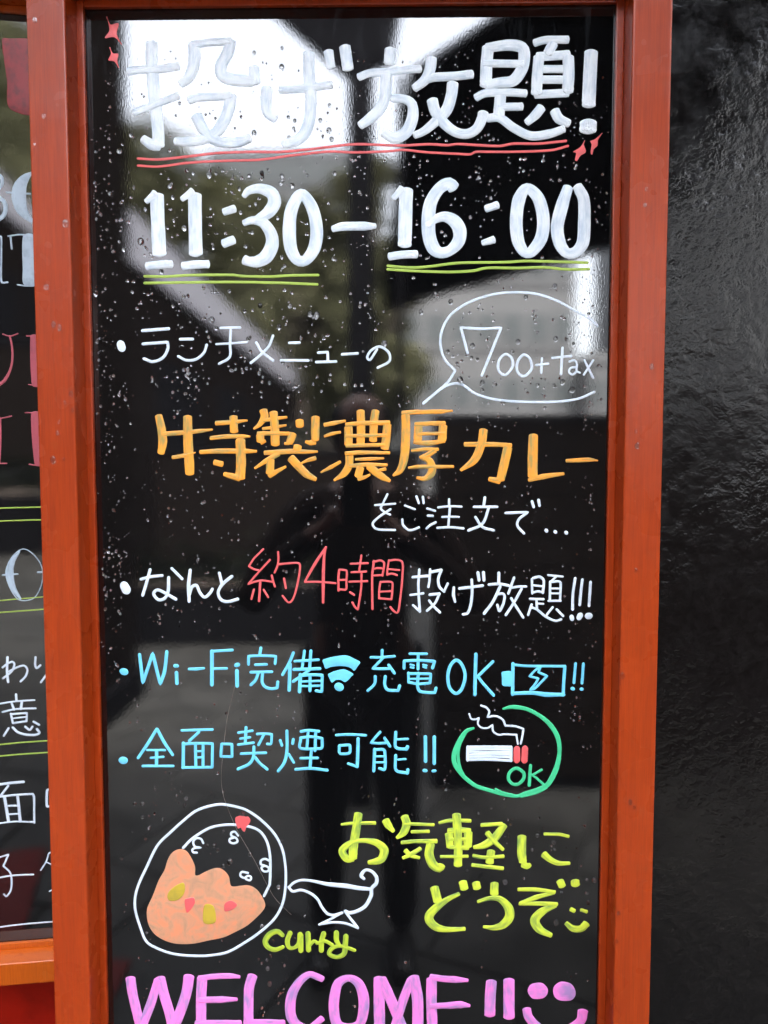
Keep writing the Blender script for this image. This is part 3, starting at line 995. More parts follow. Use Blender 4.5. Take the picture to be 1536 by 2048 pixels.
P:-2541,-4544 -2612,-4563 -2668,-4614 -2705,-4687 -2742,-4802 -2815,-4933 -2889,-5122 -2955,-5267 -2964,-5384 -2938,-5500 -2870,-5601 -2758,-5673 -2617,-5713 -2420,-5711 -2222,-5668 -2052,-5630 -1910,-5563 -1755,-5474 -1599,-5328 -1544,-5240 -1562,-5153 -1624,-5053 -1693,-4998 -1763,-4982 -1833,-4989 -1945,-4993 -1972,-4882 -2013,-4818 -2083,-4775 -2167,-4783 -2266,-4827 -2336,-4864 -2375,-4861 -2377,-4756 -2417,-4655 -2472,-4570
>curry_plate_drawing|mustard
^
=potato_piece
P:-2513,-4959 -2508,-5075 -2580,-5162 -2678,-5178 -2713,-5135 -2690,-5062 -2605,-4989
=potato_piece
P:-2264,-5225 -2173,-5231 -2139,-5318 -2141,-5434 -2219,-5464 -2282,-5443 -2290,-5348
>curry_plate_drawing|red
^
=carrot_piece
P:-2502,-5162 -2446,-5141 -2397,-5139 -2384,-5204 -2441,-5292 -2481,-5321 -2500,-5249
=carrot_piece
P:-2018,-5201 -1948,-5171 -1878,-5221 -1935,-5280 -2020,-5302 -2033,-5259
=heart
P:-1886,-4157 -1858,-4138 -1809,-4128 -1767,-4142 -1733,-4141 -1709,-4184 -1720,-4220 -1755,-4263 -1777,-4323 -1804,-4306 -1825,-4271 -1856,-4285 -1880,-4221
>gravy_boat_drawing|white_thin
=boat_outline
31,35,33,35,53,61,55,44:-1254,-4998 -1199,-4947 -1112,-4915 -982,-4922 -797,-4960 -580,-4981 -418,-5007 -298,-5017
37,51,37,40,46,48,44,44,48,48,46,44,40:-365,-4889 -396,-4850 -347,-4785 -271,-4799 -214,-4871 -217,-4944 -271,-5008 -279,-5096 -342,-5220 -440,-5288 -538,-5312 -583,-5292
35:-1260,-5003 -1211,-5053 -1113,-5036 -1004,-5074 -918,-5146 -864,-5247 -799,-5325 -723,-5342 -625,-5313
29:-625,-5313 -745,-5381 -896,-5459
31:-896,-5459 -745,-5432 -614,-5437 -527,-5461 -438,-5497
35:-587,-5295 -527,-5379 -440,-5494
>curry_word|lime_dark
=letter
58,67,73,73,67,61,47:-1341,-5593 -1400,-5551 -1483,-5580 -1544,-5666 -1517,-5745 -1430,-5778 -1336,-5743
=letter
65,65,58,44,61,67:-1248,-5572 -1281,-5658 -1265,-5743 -1205,-5753 -1145,-5702 -1128,-5588
67:-1120,-5600 -1121,-5781
=letter
67:-1033,-5576 -1028,-5774
49,45,38:-1014,-5717 -964,-5666 -919,-5688
=letter
67:-846,-5574 -872,-5676 -875,-5778
42,50,45:-926,-5694 -833,-5665 -746,-5709
=letter
67,67,44:-693,-5561 -692,-5652 -654,-5720
69,69,67,56,58,56,47,47:-580,-5606 -588,-5708 -605,-5821 -692,-5862 -780,-5823 -741,-5749 -637,-5725 -479,-5774
>welcome_line|pink
=letter
127:-3179,-6153 -3157,-6349 -3098,-6632 -3054,-6817
115,115,103:-3053,-6767 -2935,-6458 -2846,-6174
130:-2820,-6149 -2779,-6345 -2712,-6591 -2674,-6800
131:-2668,-6775 -2569,-6527 -2500,-6305 -2470,-6121
=letter
132:-2312,-6144 -2328,-6402 -2334,-6796
70,75,75,41:-2350,-6144 -2185,-6122 -1973,-6111 -1858,-6121
84,89,46:-2349,-6417 -2071,-6409 -1896,-6404
87:-2395,-6716 -2134,-6707 -1856,-6707
=letter
126:-1704,-6107 -1749,-6273 -1759,-6752
87:-1803,-6697 -1602,-6691 -1331,-6696
=letter
84,93,84,102,126,134,134,114,86,84:-860,-6141 -924,-6111 -1018,-6082 -1124,-6156 -1219,-6304 -1253,-6464 -1239,-6623 -1163,-6721 -1022,-6750 -868,-6631
=letter
C90,120,134,134,132,114,120,138,141,126:-549,-6123 -672,-6188 -720,-6360 -726,-6544 -686,-6703 -562,-6745 -421,-6700 -371,-6527 -373,-6344 -432,-6185
=letter
141:-183,-6122 -183,-6378 -177,-6783
134:-156,-6133 -57,-6352 49,-6621 108,-6768
113:200,-6142 119,-6350 43,-6596 2,-6744
141:230,-6105 277,-6373 282,-6765
=letter
134:446,-6127 444,-6396 458,-6763
81,86,88,43:434,-6097 586,-6120 738,-6128 878,-6135
72,89,96,41:435,-6463 658,-6452 798,-6441 903,-6452
=exclamation_mark
137:1160,-6150 1148,-6339 1144,-6565
=exclamation_mark
141:1369,-6129 1374,-6593
=smiley
P:1710,-6156 1780,-6168 1833,-6234 1822,-6307 1770,-6351 1666,-6358 1613,-6310 1594,-6249 1629,-6181
P:1989,-6141 2105,-6164 2159,-6243 2160,-6316 2108,-6371 1992,-6376 1922,-6337 1895,-6258 1914,-6191
110,114,114,114,119,125,129:1586,-6487 1604,-6578 1681,-6676 1811,-6760 1974,-6770 2137,-6707 2235,-6620 2256,-6504"""
LEFT_DATA = """>price_block|red_dark
=letter
P:-625,5072 -534,5089 -308,5105 -109,5112 -148,4313 -568,4295 -595,4625
>number_line|white_hatch
=digit
45:-789,3561 -724,3515 -719,3443 -764,3377
54:-778,3286 -709,3235 -694,3153 -723,3070 -794,3012
=digit
P:-309,3615 -387,3589 -465,3558 -541,3496 -595,3412 -614,3311 -606,3212 -571,3122 -510,3060 -396,2991 -332,2976 -375,3029 -426,3110 -447,3218 -446,3319 -432,3428 -375,3549
24:-671,3341 -568,3336 -400,3337
>small_caps_line|white_hatch
=letter
24:-810,2815 -764,2816 -791,2283 -722,2280
=letter
20:-682,2829 -549,2850 -385,2843
26:-655,2820 -649,2682
P:-507,2835 -376,2840 -388,2262 -531,2260 -533,2440
19:-605,2253 -499,2242 -388,2257
>pink_word|red_dull
=letter
17:-813,1650 -727,1630 -634,1661
26,28,28,32,41,47:-731,1630 -711,1502 -716,1348 -750,1213 -822,1086 -920,1007
=letter
17:-527,1635 -383,1638
P:-485,1635 -401,1637 -414,1022 -499,1027
17:-537,1037 -415,1014
=letter
17:-934,606 -849,618 -765,639
P:-962,598 -892,610 -934,43 -995,43
17:-976,37 -858,40
=letter
17:-597,682 -413,683
P:-526,675 -413,676 -427,20 -518,30
18:-584,28 -428,3
>ruled_lines|green
=ruled_line
18:-1010,-536 -733,-530 -417,-525
=ruled_line
18:-1019,-703 -742,-697 -425,-689
=ruled_line
15:-1081,-1755 -770,-1731 -437,-1711
=ruled_line
18:-1090,-1912 -779,-1896 -445,-1878
=ruled_line
21:-1195,-3729 -857,-3710 -496,-3702
=ruled_line
21:-1205,-3890 -866,-3876 -494,-3868
=ruled_line|white_thin
25:-1357,-6389 -1013,-6368 -524,-6363
>zero_line|white_hatch
=digit
C14:-715,-1072 -834,-1145 -929,-1298 -950,-1412 -907,-1589 -819,-1738 -713,-1756 -613,-1721 -529,-1587 -493,-1420 -513,-1274 -602,-1138
20,85,105,85,30:-765,-1107 -869,-1248 -901,-1402 -877,-1569 -789,-1730
22:-989,-1413 -805,-1402
24:-552,-1383 -470,-1384
>refill_line|white_thin
=character
35:-992,-2521 -1009,-2711 -1003,-2857
29:-1060,-2656 -993,-2604 -934,-2585 -911,-2618 -950,-2713 -1063,-2806
29:-980,-2712 -869,-2657 -790,-2643 -753,-2699 -777,-2784 -845,-2857
=character
31:-641,-2532 -651,-2638 -634,-2681 -587,-2645
29:-499,-2751 -589,-2878
>note_line|white_thin
=character
33:-914,-3037 -914,-3115
25:-1115,-3155 -924,-3131 -686,-3124
31:-979,-3145 -950,-3244
35:-846,-3139 -863,-3237
27:-1095,-3271 -930,-3239 -678,-3239
29:-993,-3302 -976,-3434 -976,-3434 -801,-3415 -801,-3415 -790,-3300 -790,-3300 -989,-3308
21:-972,-3366 -803,-3354
29:-1034,-3503 -1099,-3604
33:-979,-3495 -919,-3563 -821,-3601 -702,-3612 -646,-3587 -673,-3531
31:-820,-3491 -768,-3537 -731,-3495
29:-712,-3424 -645,-3471
>smoking_line|white_thin
=character
40:-1229,-4297 -1068,-4281 -887,-4273
32:-1085,-4320 -1193,-4460
32:-1239,-4470 -977,-4455 -776,-4453 -776,-4453 -762,-4496 -779,-4871
42:-1140,-4491 -1109,-4827
40:-973,-4461 -958,-4836
28:-1096,-4606 -976,-4610
23:-1093,-4728 -972,-4727
23:-1261,-4854 -1019,-4838 -777,-4865
=character
36:-540,-4402 -586,-4410 -601,-4642 -552,-4640
>child_line|white_thin
=character
27:-1273,-5352 -1137,-5315 -1137,-5315 -1213,-5482 -1213,-5482 -1134,-5578 -1118,-5700 -1138,-5846 -1195,-5929 -1229,-5899
27:-1313,-5650 -1090,-5628 -832,-5634
=character
23:-574,-5319 -611,-5336 -652,-5453 -729,-5575
20:-652,-5460 -555,-5521
20:-630,-5901 -572,-5869"""

# ---------------------------------------------------------------- sign boards
def sign_board(root, x0, x1, z0, z1, sw, wood, rail_wood=None, depth=0.035, brw=None):
    """outer size x0..x1, z0..z1; local y=0 is the panel face, wood stands proud to y=-depth"""
    rw = rail_wood or wood
    ix0, ix1, iz0, iz1 = x0+sw, x1-sw, z0+(brw or sw), z1-sw
    box('panel', ix0-0.004, ix1+0.004, 0.0, 0.006, iz0-0.004, iz1+0.004, M_PANEL, root)
    box('backing_board', x0+0.004, x1-0.004, 0.0062, 0.012, z0+0.004, z1-0.004, M_DARK, root)
    for a, b in ((x0, ix0), (ix1, x1)):
        box('stile', a, b, -depth, 0.0058, z0, z1, wood, root, bevel=0.0022, seg=3, smooth=False)
    for a, b in ((z0, iz0), (iz1, z1)):
        box('rail', ix0+0.0002, ix1-0.0002, -depth+0.0006, 0.0056, a, b, rw, root, bevel=0.0022, seg=3)
    lw, ld = 0.0078, 0.0062
    for a, b in ((ix0, ix0+lw), (ix1-lw, ix1)):
        box('bead', a-0.001, b, -ld, -0.0003, iz0+0.0005, iz1-0.0005, wood, root, bevel=0.0012, seg=2)
    for a, b in ((iz0, iz0+lw), (iz1-lw, iz1)):
        box('bead', ix0+lw+0.0003, ix1-lw-0.0003, -ld+0.0003, -0.0003, a, b, rw, root, bevel=0.0012, seg=2)
M_DARK = simple('dark_board', (0.012, 0.011, 0.011, 1), 0.7)
main_sign = tag(empty('menu_signboard'), 'tall black hand-lettered menu board in red wood frame with big white opening hours', 'menu board')
sign_board(main_sign, -0.3942, 0.2926, 0.61, 1.9560, 0.0418, M_WOOD)
write_on(main_sign, MAIN_DATA, 0, record=True)

PHI, TAU = math.radians(8.0), math.radians(4.3); LP0 = Vector((-0.41, 0.100, 1.4))
_e = Vector((math.cos(PHI), math.sin(PHI), 0)); _n0 = Vector((math.sin(PHI), -math.cos(PHI), 0))
_n = _n0*math.cos(TAU) - Vector((0, 0, math.sin(TAU))); _v = Vector((0, 0, math.cos(TAU))) + _n0*math.sin(TAU)
_LM = Matrix((_e, -_n, _v)).transposed().to_4x4(); _LM.translation = LP0 - _v*1.4
left_sign = tag(empty('menu_signboard'), 'angled black menu board cut off at the left edge, lower, with ruled green lines', 'menu board')
left_sign.matrix_world = _LM
sign_board(left_sign, -0.66, 0.062, 0.6983, 1.9850, 0.0418, M_WOOD, M_WOOD2, brw=0.033)
write_on(left_sign, LEFT_DATA, 0)

# ---------------------------------------------------------------- walls behind
def wall_material():
    m = NT('black_textured_wall'); v = m.coords()
    big = m.noise(14.0, 3, 0.55, v); mid = m.noise(120.0, 3, 0.55, v); fine = m.noise(330.0, 2, 0.5, v)
    vo = m.n('TexVoronoi', Scale=95.0); vo.feature = 'SMOOTH_F1'; m.l(v, vo.inputs['Vector'])
    h = m.math('ADD', m.math('MULTIPLY', big, 0.55), m.math('ADD', m.math('MULTIPLY', mid, 0.7), m.math('ADD', m.math('MULTIPLY', fine, 0.22), m.math('MULTIPLY', vo.outputs['Distance'], 0.45))))
    m.set(Base_Color=m.ramp(mid, [(0.3, (0.003, 0.0026, 0.0026)), (0.75, (0.007, 0.006, 0.006))]), Roughness=m.ramp(m.noise(30, 3, 0.6, v), [(0.35, m.g(0.12)), (0.7, m.g(0.26))]), IOR=1.42)
    h = m.math('MULTIPLY', h, m.ramp(m.noise(5.0, 3, 0.6, v), [(0.38, m.g(0.22)), (0.62, m.g(1.0))]))
    m.bump(h, 1.0, 0.0019)
    return m.m
M_WALL = wall_material()
M_REDWALL = simple('red_painted_wall', (0.30, 0.008, 0.002, 1), 0.5, 14, 0.3, 0.3, spec=0.12)
tag(box('shop_wall', -0.30, 4.4, 0.022, 0.30, 0.0, 3.1, M_WALL), 'black textured plaster wall right of the framed menu board', 'wall')
tag(box('shop_wall', -4.0, -0.3005, 0.175, 0.30, 0.0, 3.1, M_REDWALL), 'red painted wall below the left menu board', 'wall')

# ---------------------------------------------------------------- raindrops
def drop_mesh(name, seg=14):
    vs, fs = [], []
    prof = [(0.97, 0.0), (1.0, 0.18), (0.93, 0.40), (0.76, 0.60), (0.50, 0.74), (0.20, 0.81)]
    for r, h in prof:
        for k in range(seg):
            a = 2*math.pi*k/seg; sag = 1.0 + (0.18 if math.sin(a) < 0 else 0.0)*abs(math.sin(a))
            vs.append((r*math.cos(a), -h - 0.03, r*math.sin(a)*sag - h*0.12))
    n = len(prof)
    for i in range(n-1):
        for k in range(seg): fs.append((i*seg+k, i*seg+(k+1) % seg, (i+1)*seg+(k+1) % seg, (i+1)*seg+k))
    fs.append(tuple((n-1)*seg+k for k in range(seg))); fs.append(tuple(range(seg))[::-1])
    me = bpy.data.meshes.new(name); me.from_pydata(vs, [], fs); me.update()
    for p in me.polygons: p.use_smooth = len(p.vertices) < 6
    me.materials.append(M_WATER); return me
DROP = drop_mesh('raindrop')
CELL = 0.0022
occ = {(int(x/CELL), int(z/CELL)) for x, z in MARK_POINTS}
def free(x, z, r):
    k = int(r/CELL)+1
    return not any((int(x/CELL)+i, int(z/CELL)+j) in occ for i in range(-k, k+1) for j in range(-k, k+1))
BIG = [(-2877,2544,40),(-2533,3151,31),(-2380,2693,28),(-2650,2207,27),(-2507,3030,22),(-2819,2900,20),(-1495,3290,25),(-1638,3259,22),(-1270,3251,25),(-2090,3274,31),(-1742,2863,20),(-1686,2485,22),(-1532,1827,25),(-2399,1928,22),(-2525,1824,21),(-2079,1675,28),(-1752,3120,22),(-2569,2694,18),(-2532,2899,18),(-2498,2775,19),(-1570,2953,19),(-1612,2641,20),(-1324,2796,19),(-2042,1981,20),(-1880,1986,18),(-1705,1767,18),(-2450,1857,16),(-2057,2470,19),(-2078,2905,18),(-2271,3294,18),(-2012,3288,18),(-1639,3257,22),(-1496,3290,25),(-1271,3255,25),(-1285,3180,22),(-1157,3149,29),(-681,3283,25),(-962,1727,27),(-887,1723,29),(-1192,1820,25),(-1530,1827,25),(-1279,2364,20),(-1246,2266,19),(-986,3266,19),(-699,2342,20),(-742,2578,18),(-1263,4437,29),(-1579,3727,29),(-740,3750,29),(-711,3656,25),(-733,4023,19),(-836,3862,21),(-1194,3894,20),(-1122,3859,20),(-1189,3680,18),(-1135,3772,19),(-1569,4594,19),(-1258,4642,18),(629,1860,28),(880,1369,30),(742,987,38),(995,956,28),(996,868,24),(1393,1412,28),(1333,1301,23),(1902,961,28),(2013,871,31),(1809,920,23),(1818,1443,28),(1800,2031,28),(815,1268,24),(600,1303,23),(1620,926,20),(1229,728,28),(2019,1387,20),(937,1216,18),(867,1234,20),(2185,1722,17),(294,1747,26),(1475,1908,26),(-2084,1668,34),(-2034,1575,22),(-1671,1451,25),(-1694,1118,20),(-1552,1065,22),(-1712,1248,15),(-2162,1683,16),(-1531,1828,25),(-1193,1822,25),(-966,1728,27),(-888,1722,29),(-1317,1584,28),(-121,1398,34),(-1552,1065,20),(-1432,955,18),(-252,966,20),(-841,865,16),(-952,1218,20),(-982,1528,18),(-1279,1186,22),(-2471,-3923,22),(-2490,-4004,24),(-2990,-3989,20),(-3083,-3987,18),(-1963,-4692,35),(-2040,-4743,22),(-1717,-4595,23),(-2142,-4492,22),(-2103,-4552,20),(-2226,-4493,18),(-2035,-4318,16),(-2749,-4177,16),(-2996,-4155,19),(-1802,-4113,27),(-1383,-4996,20),(-1336,-4439,19),(-3256,-4665,19),(-1586,-5480,16),(-2971,-5576,16),(1684,-4341,24),(1878,-4421,24),(1624,-4518,18),(1891,-4513,17),(1310,-4912,29),(1920,-5405,31),(2276,-5041,22),(2297,-5156,22),(2363,-4881,29),(858,-4775,17),(1979,-5037,17),(2277,-4875,14),(-1499,-6200,27),(-1520,-6012,23),(-1379,-4995,21),(-1488,-5853,19),(-1631,-5900,16),(-1529,-5904,16),(-1590,-5945,15),(-1585,-5482,19),(-1451,-5665,15),(-2961,3710,29),(-3098,3539,29),(-3216,3074,23),(-2878,2544,34),(-3404,1970,29),(-3073,2454,20)]
GRP = 'larger raindrops clinging to the black menu board'
for i, (x, z, r) in enumerate(BIG):
    x *= 1e-4; z = 1.4+z*1e-4; r *= 1e-4
    o = bpy.data.objects.new('raindrop', DROP); COL.objects.link(o)
    o.location = (x, 0.0, z); o.scale = (r*random.uniform(.9, 1.05), r, r*random.uniform(.95, 1.15))
    tag(o, 'larger clear raindrop clinging to the glossy black face of the tall menu board', 'raindrop', GRP)
SMALL = []
def scatter(n, x0, x1, z0, z1, rlo, rhi, trail=0.35):
    k = 0; tries = 0
    while k < n and tries < n*30:
        tries += 1
        x, z = random.uniform(x0, x1), random.uniform(z0, z1); m = random.randint(2, 7) if random.random() < trail else 1
        dx = random.uniform(-0.0008, 0.0008)
        for j in range(m):
            if random.random() < 0.5: xx, zz = x+dx*j+random.gauss(0, .0012), z-j*random.uniform(.004, .011)
            else: xx, zz = x+random.gauss(0, .006), z+random.gauss(0, .006)
            r = 1.3*rlo*(rhi/rlo)**(random.random()**1.8)
            if x0 <= xx <= x1 and free(xx, zz, r): SMALL.append((xx, zz, r)); k += 1
scatter(430, -0.325, -0.02, 1.48, 1.76, .00045, .0016)
scatter(250, -0.02, 0.232, 1.46, 1.80, .00045, .0015)
scatter(170, -0.325, 0.232, 1.76, 1.86, .0003, .0013, 0.1)
scatter(470, -0.325, 0.232, 1.20, 1.48, .0004, .0012)
scatter(260, -0.325, 0.232, 0.95, 1.20, .0003, .0012)
scatter(110, -0.325, 0.232, 0.70, 0.98, .0003, .0013)
scatter(260, -0.343, -0.318, 1.15, 1.78, .0004, .0015)
scatter(110, 0.205, 0.238, 1.05, 1.80, .0003, .0012)
scatter(90, -0.30, 0.20, 1.48, 1.80, .0008, .0015, 0.1)
scatter(60, -0.30, 0.22, 0.95, 1.45, .0007, .0013, 0.2)
def joined_drops(name, items, parent_matrix=None):
    src = [v.co.copy() for v in DROP.vertices]; sf = [tuple(p.vertices) for p in DROP.polygons]
    vs, fs = [], []
    for x, z, r in items:
        b = len(vs); e = random.uniform(.9, 1.25)
        vs.extend((x+c.x*r, c.y*r*0.9, z+c.z*r*e) for c in src); fs.extend(tuple(i+b for i in f) for f in sf)
    return mesh_obj(name, vs, fs, M_WATER, None, smooth=True)
tag(joined_drops('fine_rain', SMALL), 'hundreds of tiny raindrops spattered over the tall menu board', 'raindrops', None, 'stuff')
# drops on the stiles (front face)
FR = [(-3847,4770,27),(-3576,2637,35),(-3803,1960,27),(-3779,3770,22),(-3564,802,22),(-3552,621,16),(-3783,77,32),(-3661,83,16),(-3890,3473,14),(-3705,496,16),(-3737,1557,24),(-3672,1519,24),(-3725,375,19),(-3638,704,16),(2784,1083,24),(2645,229,27),(2663,-1140,19),(2538,-2324,27),(2656,-3770,24),(2702,-3834,16),(2553,-5067,19),(2536,-5398,19),(2689,2964,16),(2677,2797,19),(2631,381,16)]
for x, z, r in FR:
    o = bpy.data.objects.new('raindrop', DROP); COL.objects.link(o)
    o.location = (x*1e-4, -0.0350, 1.4+z*1e-4); o.scale = (r*1e-4, r*.42e-4, r*1.25e-4)
    tag(o, 'clear raindrop on the red wooden frame of the tall menu board', 'raindrop', 'raindrops on the red wooden frame')
# a stray hair stuck on the wet panel
M_HAIR1 = simple('stray_hair', (0.26, 0.21, 0.18, 1), 0.35)
HP = [(-1871,-2568),(-1958,-2915),(-2010,-3275),(-2045,-3638),(-2024,-3880),(-1892,-4244),(-1764,-4488),(-1647,-4701),(-1542,-4915),(-1425,-5130),(-1229,-5338)]
hair = catmull([(x*1e-4, 1.4+z*1e-4, 0) for x, z in HP], 0.004)
tag(tube('stray_hair', [(x, -0.0009, z) for x, z, _ in hair], 0.00017, M_HAIR1, seg=5), 'long thin stray hair stuck on the board beside the curry plate drawing', 'hair')

# ---------------------------------------------------------------- the place in front of the boards (seen reflected in them, plus added light blockers)
M_SLAB = NT('wet_paving'); _v = M_SLAB.coords()
M_SLAB.set(Base_Color=M_SLAB.ramp(M_SLAB.noise(3.0, 5, .6, _v), [(0.3, (0.018, 0.018, 0.017)), (0.75, (0.056, 0.055, 0.052))]), Roughness=M_SLAB.ramp(M_SLAB.noise(2.2, 3, .5, _v), [(0.35, M_SLAB.g(0.25)), (0.6, M_SLAB.g(0.6))]), Specular_IOR_Level=0.08)
M_SLAB.bump(M_SLAB.noise(120, 3, .6, _v), 0.3, 0.002); M_SLAB = M_SLAB.m
M_ASPH = simple('wet_asphalt', (0.012, 0.012, 0.0125, 1), 0.8, 3, 0.2, 0.4, bscale=200, spec=0.0)
M_BLACK = simple('black_steel', (0.006, 0.006, 0.007, 1), 0.7, spec=0.0)
M_DKWOOD = simple('dark_brown_boards', (0.007, 0.0055, 0.005, 1), 0.8, 12, 0.3, spec=0.0)
M_FASCIA = simple('pale_grey_fascia', (0.27, 0.27, 0.30, 1), 0.6, 4, 0.06, spec=0.2)
M_GREYB = simple('grey_render', (0.135, 0.137, 0.140, 1), 0.8, 0.6, 0.10, spec=0.1)
M_PALEB = simple('pale_grey_render', (0.10, 0.105, 0.11, 1), 0.8, 0.4, 0.08, spec=0.1)
M_GLASSD = simple('dark_window_glass', (0.075, 0.085, 0.088, 1), 0.5, spec=0.1)
M_GLASSB = simple('black_window_glass', (0.006, 0.006, 0.007, 1), 0.3, spec=0.0)
M_LEAF = simple('dusty_green_leaves', (0.115, 0.115, 0.062, 1), 0.7, 0.5, 0.55, spec=0.2)
M_BARK = simple('bark', (0.07, 0.055, 0.045, 1), 0.9, 8, 0.3)
M_MAT = simple('dark_red_mat', (0.10, 0.005, 0.004, 1), 0.9, 30, 0.3)

ground = tag(box('ground', -70, 70, -95, 0.3, -0.12, -0.03, M_ASPH), kind='structure')
pav = tag(empty('pavement', (0, -0.25, 0), math.radians(24)), kind='structure')
slab_bm = box_bm(-0.297, 0.297, -0.297, 0.297, -0.03, 0.0)
bmesh.ops.bevel(slab_bm, geom=[e for e in slab_bm.edges if all(abs(v.co.z) < 1e-6 for v in e.verts)], offset=0.006, segments=1, affect='EDGES')
slab0 = bm_obj('paving_slab', slab_bm, M_SLAB, pav)
first = True
for i in range(-8, 7):
    for j in range(-11, 2):
        lx, ly = i*0.6, j*0.6
        wy = -0.25 + lx*math.sin(math.radians(24)) + ly*math.cos(math.radians(24))
        if wy > -0.42 or wy < -6.6: continue
        o = slab0 if first else slab0.copy()
        if not first: COL.objects.link(o); o.parent = pav
        first = False
        o.location = (lx + (0.3 if j % 2 else 0), ly, random.uniform(-.002, .002))
tag(box('floor_mat', -1.9, -0.74, -1.14, -0.45, 0.004, 0.016, M_MAT, bevel=0.003), 'dark red floor mat on the paving in front of the left board', 'mat')

tag(box('light_blocking_wall', -4.7, -4.45, -4.9, 0.021, 0.0, 4.6, M_DKWOOD), 'added dark boarded wall on the left, cutting sky light on the boards', 'wall')  # added wall, lowers the sky light reaching the boards from the left
tag(box('light_blocking_wall', 4.45, 4.7, -5.2, 0.021, 0.0, 4.6, M_DKWOOD), 'added dark boarded wall on the right, cutting sky light on the boards', 'wall')  # added wall, lowers the sky light reaching the boards from the right
eave = tag(empty('light_blocking_eave'), 'unseen dark eave sized to block sky light above the menu boards', 'roof')  # unseen overhead; its extent is set by how much sky it blocks
box('soffit_board', -6.2, 1.3, -0.94, 0.02, 2.80, 2.88, M_DKWOOD, eave)
box('fascia_board', -6.2, 1.3, -0.98, -0.9405, 2.77, 3.02, M_DKWOOD, eave)
post = tag(empty('canopy_post', (-0.135, -2.15, 0)), 'dark steel canopy post reflected behind the photographer', 'post')
box('pole', -0.05, 0.05, -0.05, 0.05, 0.0, 3.02, M_BLACK, post, bevel=0.004)
prism('bracket', [(-0.05, 2.92), (0.12, 2.98), (0.22, 3.5), (-0.55, 3.5), (-0.40, 3.22)], -0.03, 0.03, M_BLACK, post, axis='y')
tag(box('thin_post', 0.01, 0.035, -2.32, -2.29, 0.0, 3.0, M_BLACK), 'thin black upright beside the canopy post', 'post')
can = tag(empty('canopy_roof'), 'flat black canopy roof on the right side', 'canopy')
prism('roof_slab', [(.05, -2.25), (.75, -1.38), (1.55, -1.38), (2.0, -4.05), (-.14, -6.75)], 2.962, 3.0, M_BLACK, can)
pil = tag(empty('dark_pillar', (-1.9, -3.3, 0)), 'dark square pillar at the left of the forecourt', 'pillar')
box('shaft', -0.42, 0.33, -0.3, 0.3, 0.0, 4.6, M_DKWOOD, pil, bevel=0.01)
box('base', -0.46, 0.37, -0.34, 0.34, 0.0, 0.18, M_BLACK, pil, bevel=0.01)
scr = tag(empty('dark_screen', (0, -2.32, 0)), 'low black partition screen behind the photographer on the right', 'screen')
box('frame', 0.16, 3.2, -0.03, 0.03, 0.0, 1.62, M_BLACK, scr, bevel=0.006)
for k in range(10): box('board', 0.18, 3.18, 0.0302, 0.042, 0.06+k*0.153, 0.205+k*0.153, M_DKWOOD, scr, bevel=0.002)
# left building: dark front with a pale roof fascia running away from the viewer
lb = tag(empty('dark_shopfront', (-3.5, -5.0, 0)), 'long dark shopfront with a pale fascia running away on the left', 'building')
box('wall', -3.0, 0.0, -30, -0.2, 0.0, 4.08, M_DKWOOD, lb)
box('fascia', -3.1, 0.06, -30.1, -0.1, 4.08, 4.74, M_FASCIA, lb)
for k in range(7): box('window', 0.001, 0.03, -3.6-k*3.8, -1.2-k*3.8, 0.5, 3.0, M_GLASSB, lb)

def building(name, label, x0, x1, y0, y1, h, floors, bays, wall, rz=0):
    root = tag(empty(name, ((x0+x1)/2, y0, 0), rz), label, 'building')
    w = (x1-x0)/2
    box('wall', -w, w, -(y0-y1), 0, 0, h, wall, root); box('parapet', -w-.15, w+.15, -(y0-y1)-.15, .15, h, h+.5, wall, root)
    fh = h/floors; bw = 2*w/bays
    win = None
    for f in range(floors):
        box('ledge', -w-.05, w+.05, 0.0005, .12, f*fh+fh*.22, f*fh+fh*.28, wall, root)
        for b in range(bays):
            if win is None:
                win = box('window', -bw*.32, bw*.32, 0.001, .06, 0, fh*.42, M_GLASSD, root); o = win
            else:
                o = win.copy(); COL.objects.link(o); o.parent = root
            o.location = (-w+bw*(b+.5), 0, f*fh+fh*.36)
    return root
building('office_building', 'plain grey office building seen across the road', 0.2, 9.6, -39, -50, 17, 5, 7, M_GREYB)
building('low_office', 'low grey office wing at the far right across the road', 9.8, 15.5, -37, -48, 6.6, 2, 6, M_GREYB)
building('apartment_block', 'tall pale block rising behind the trees', -17, -4.0, -68, -82, 29.5, 9, 8, M_PALEB)
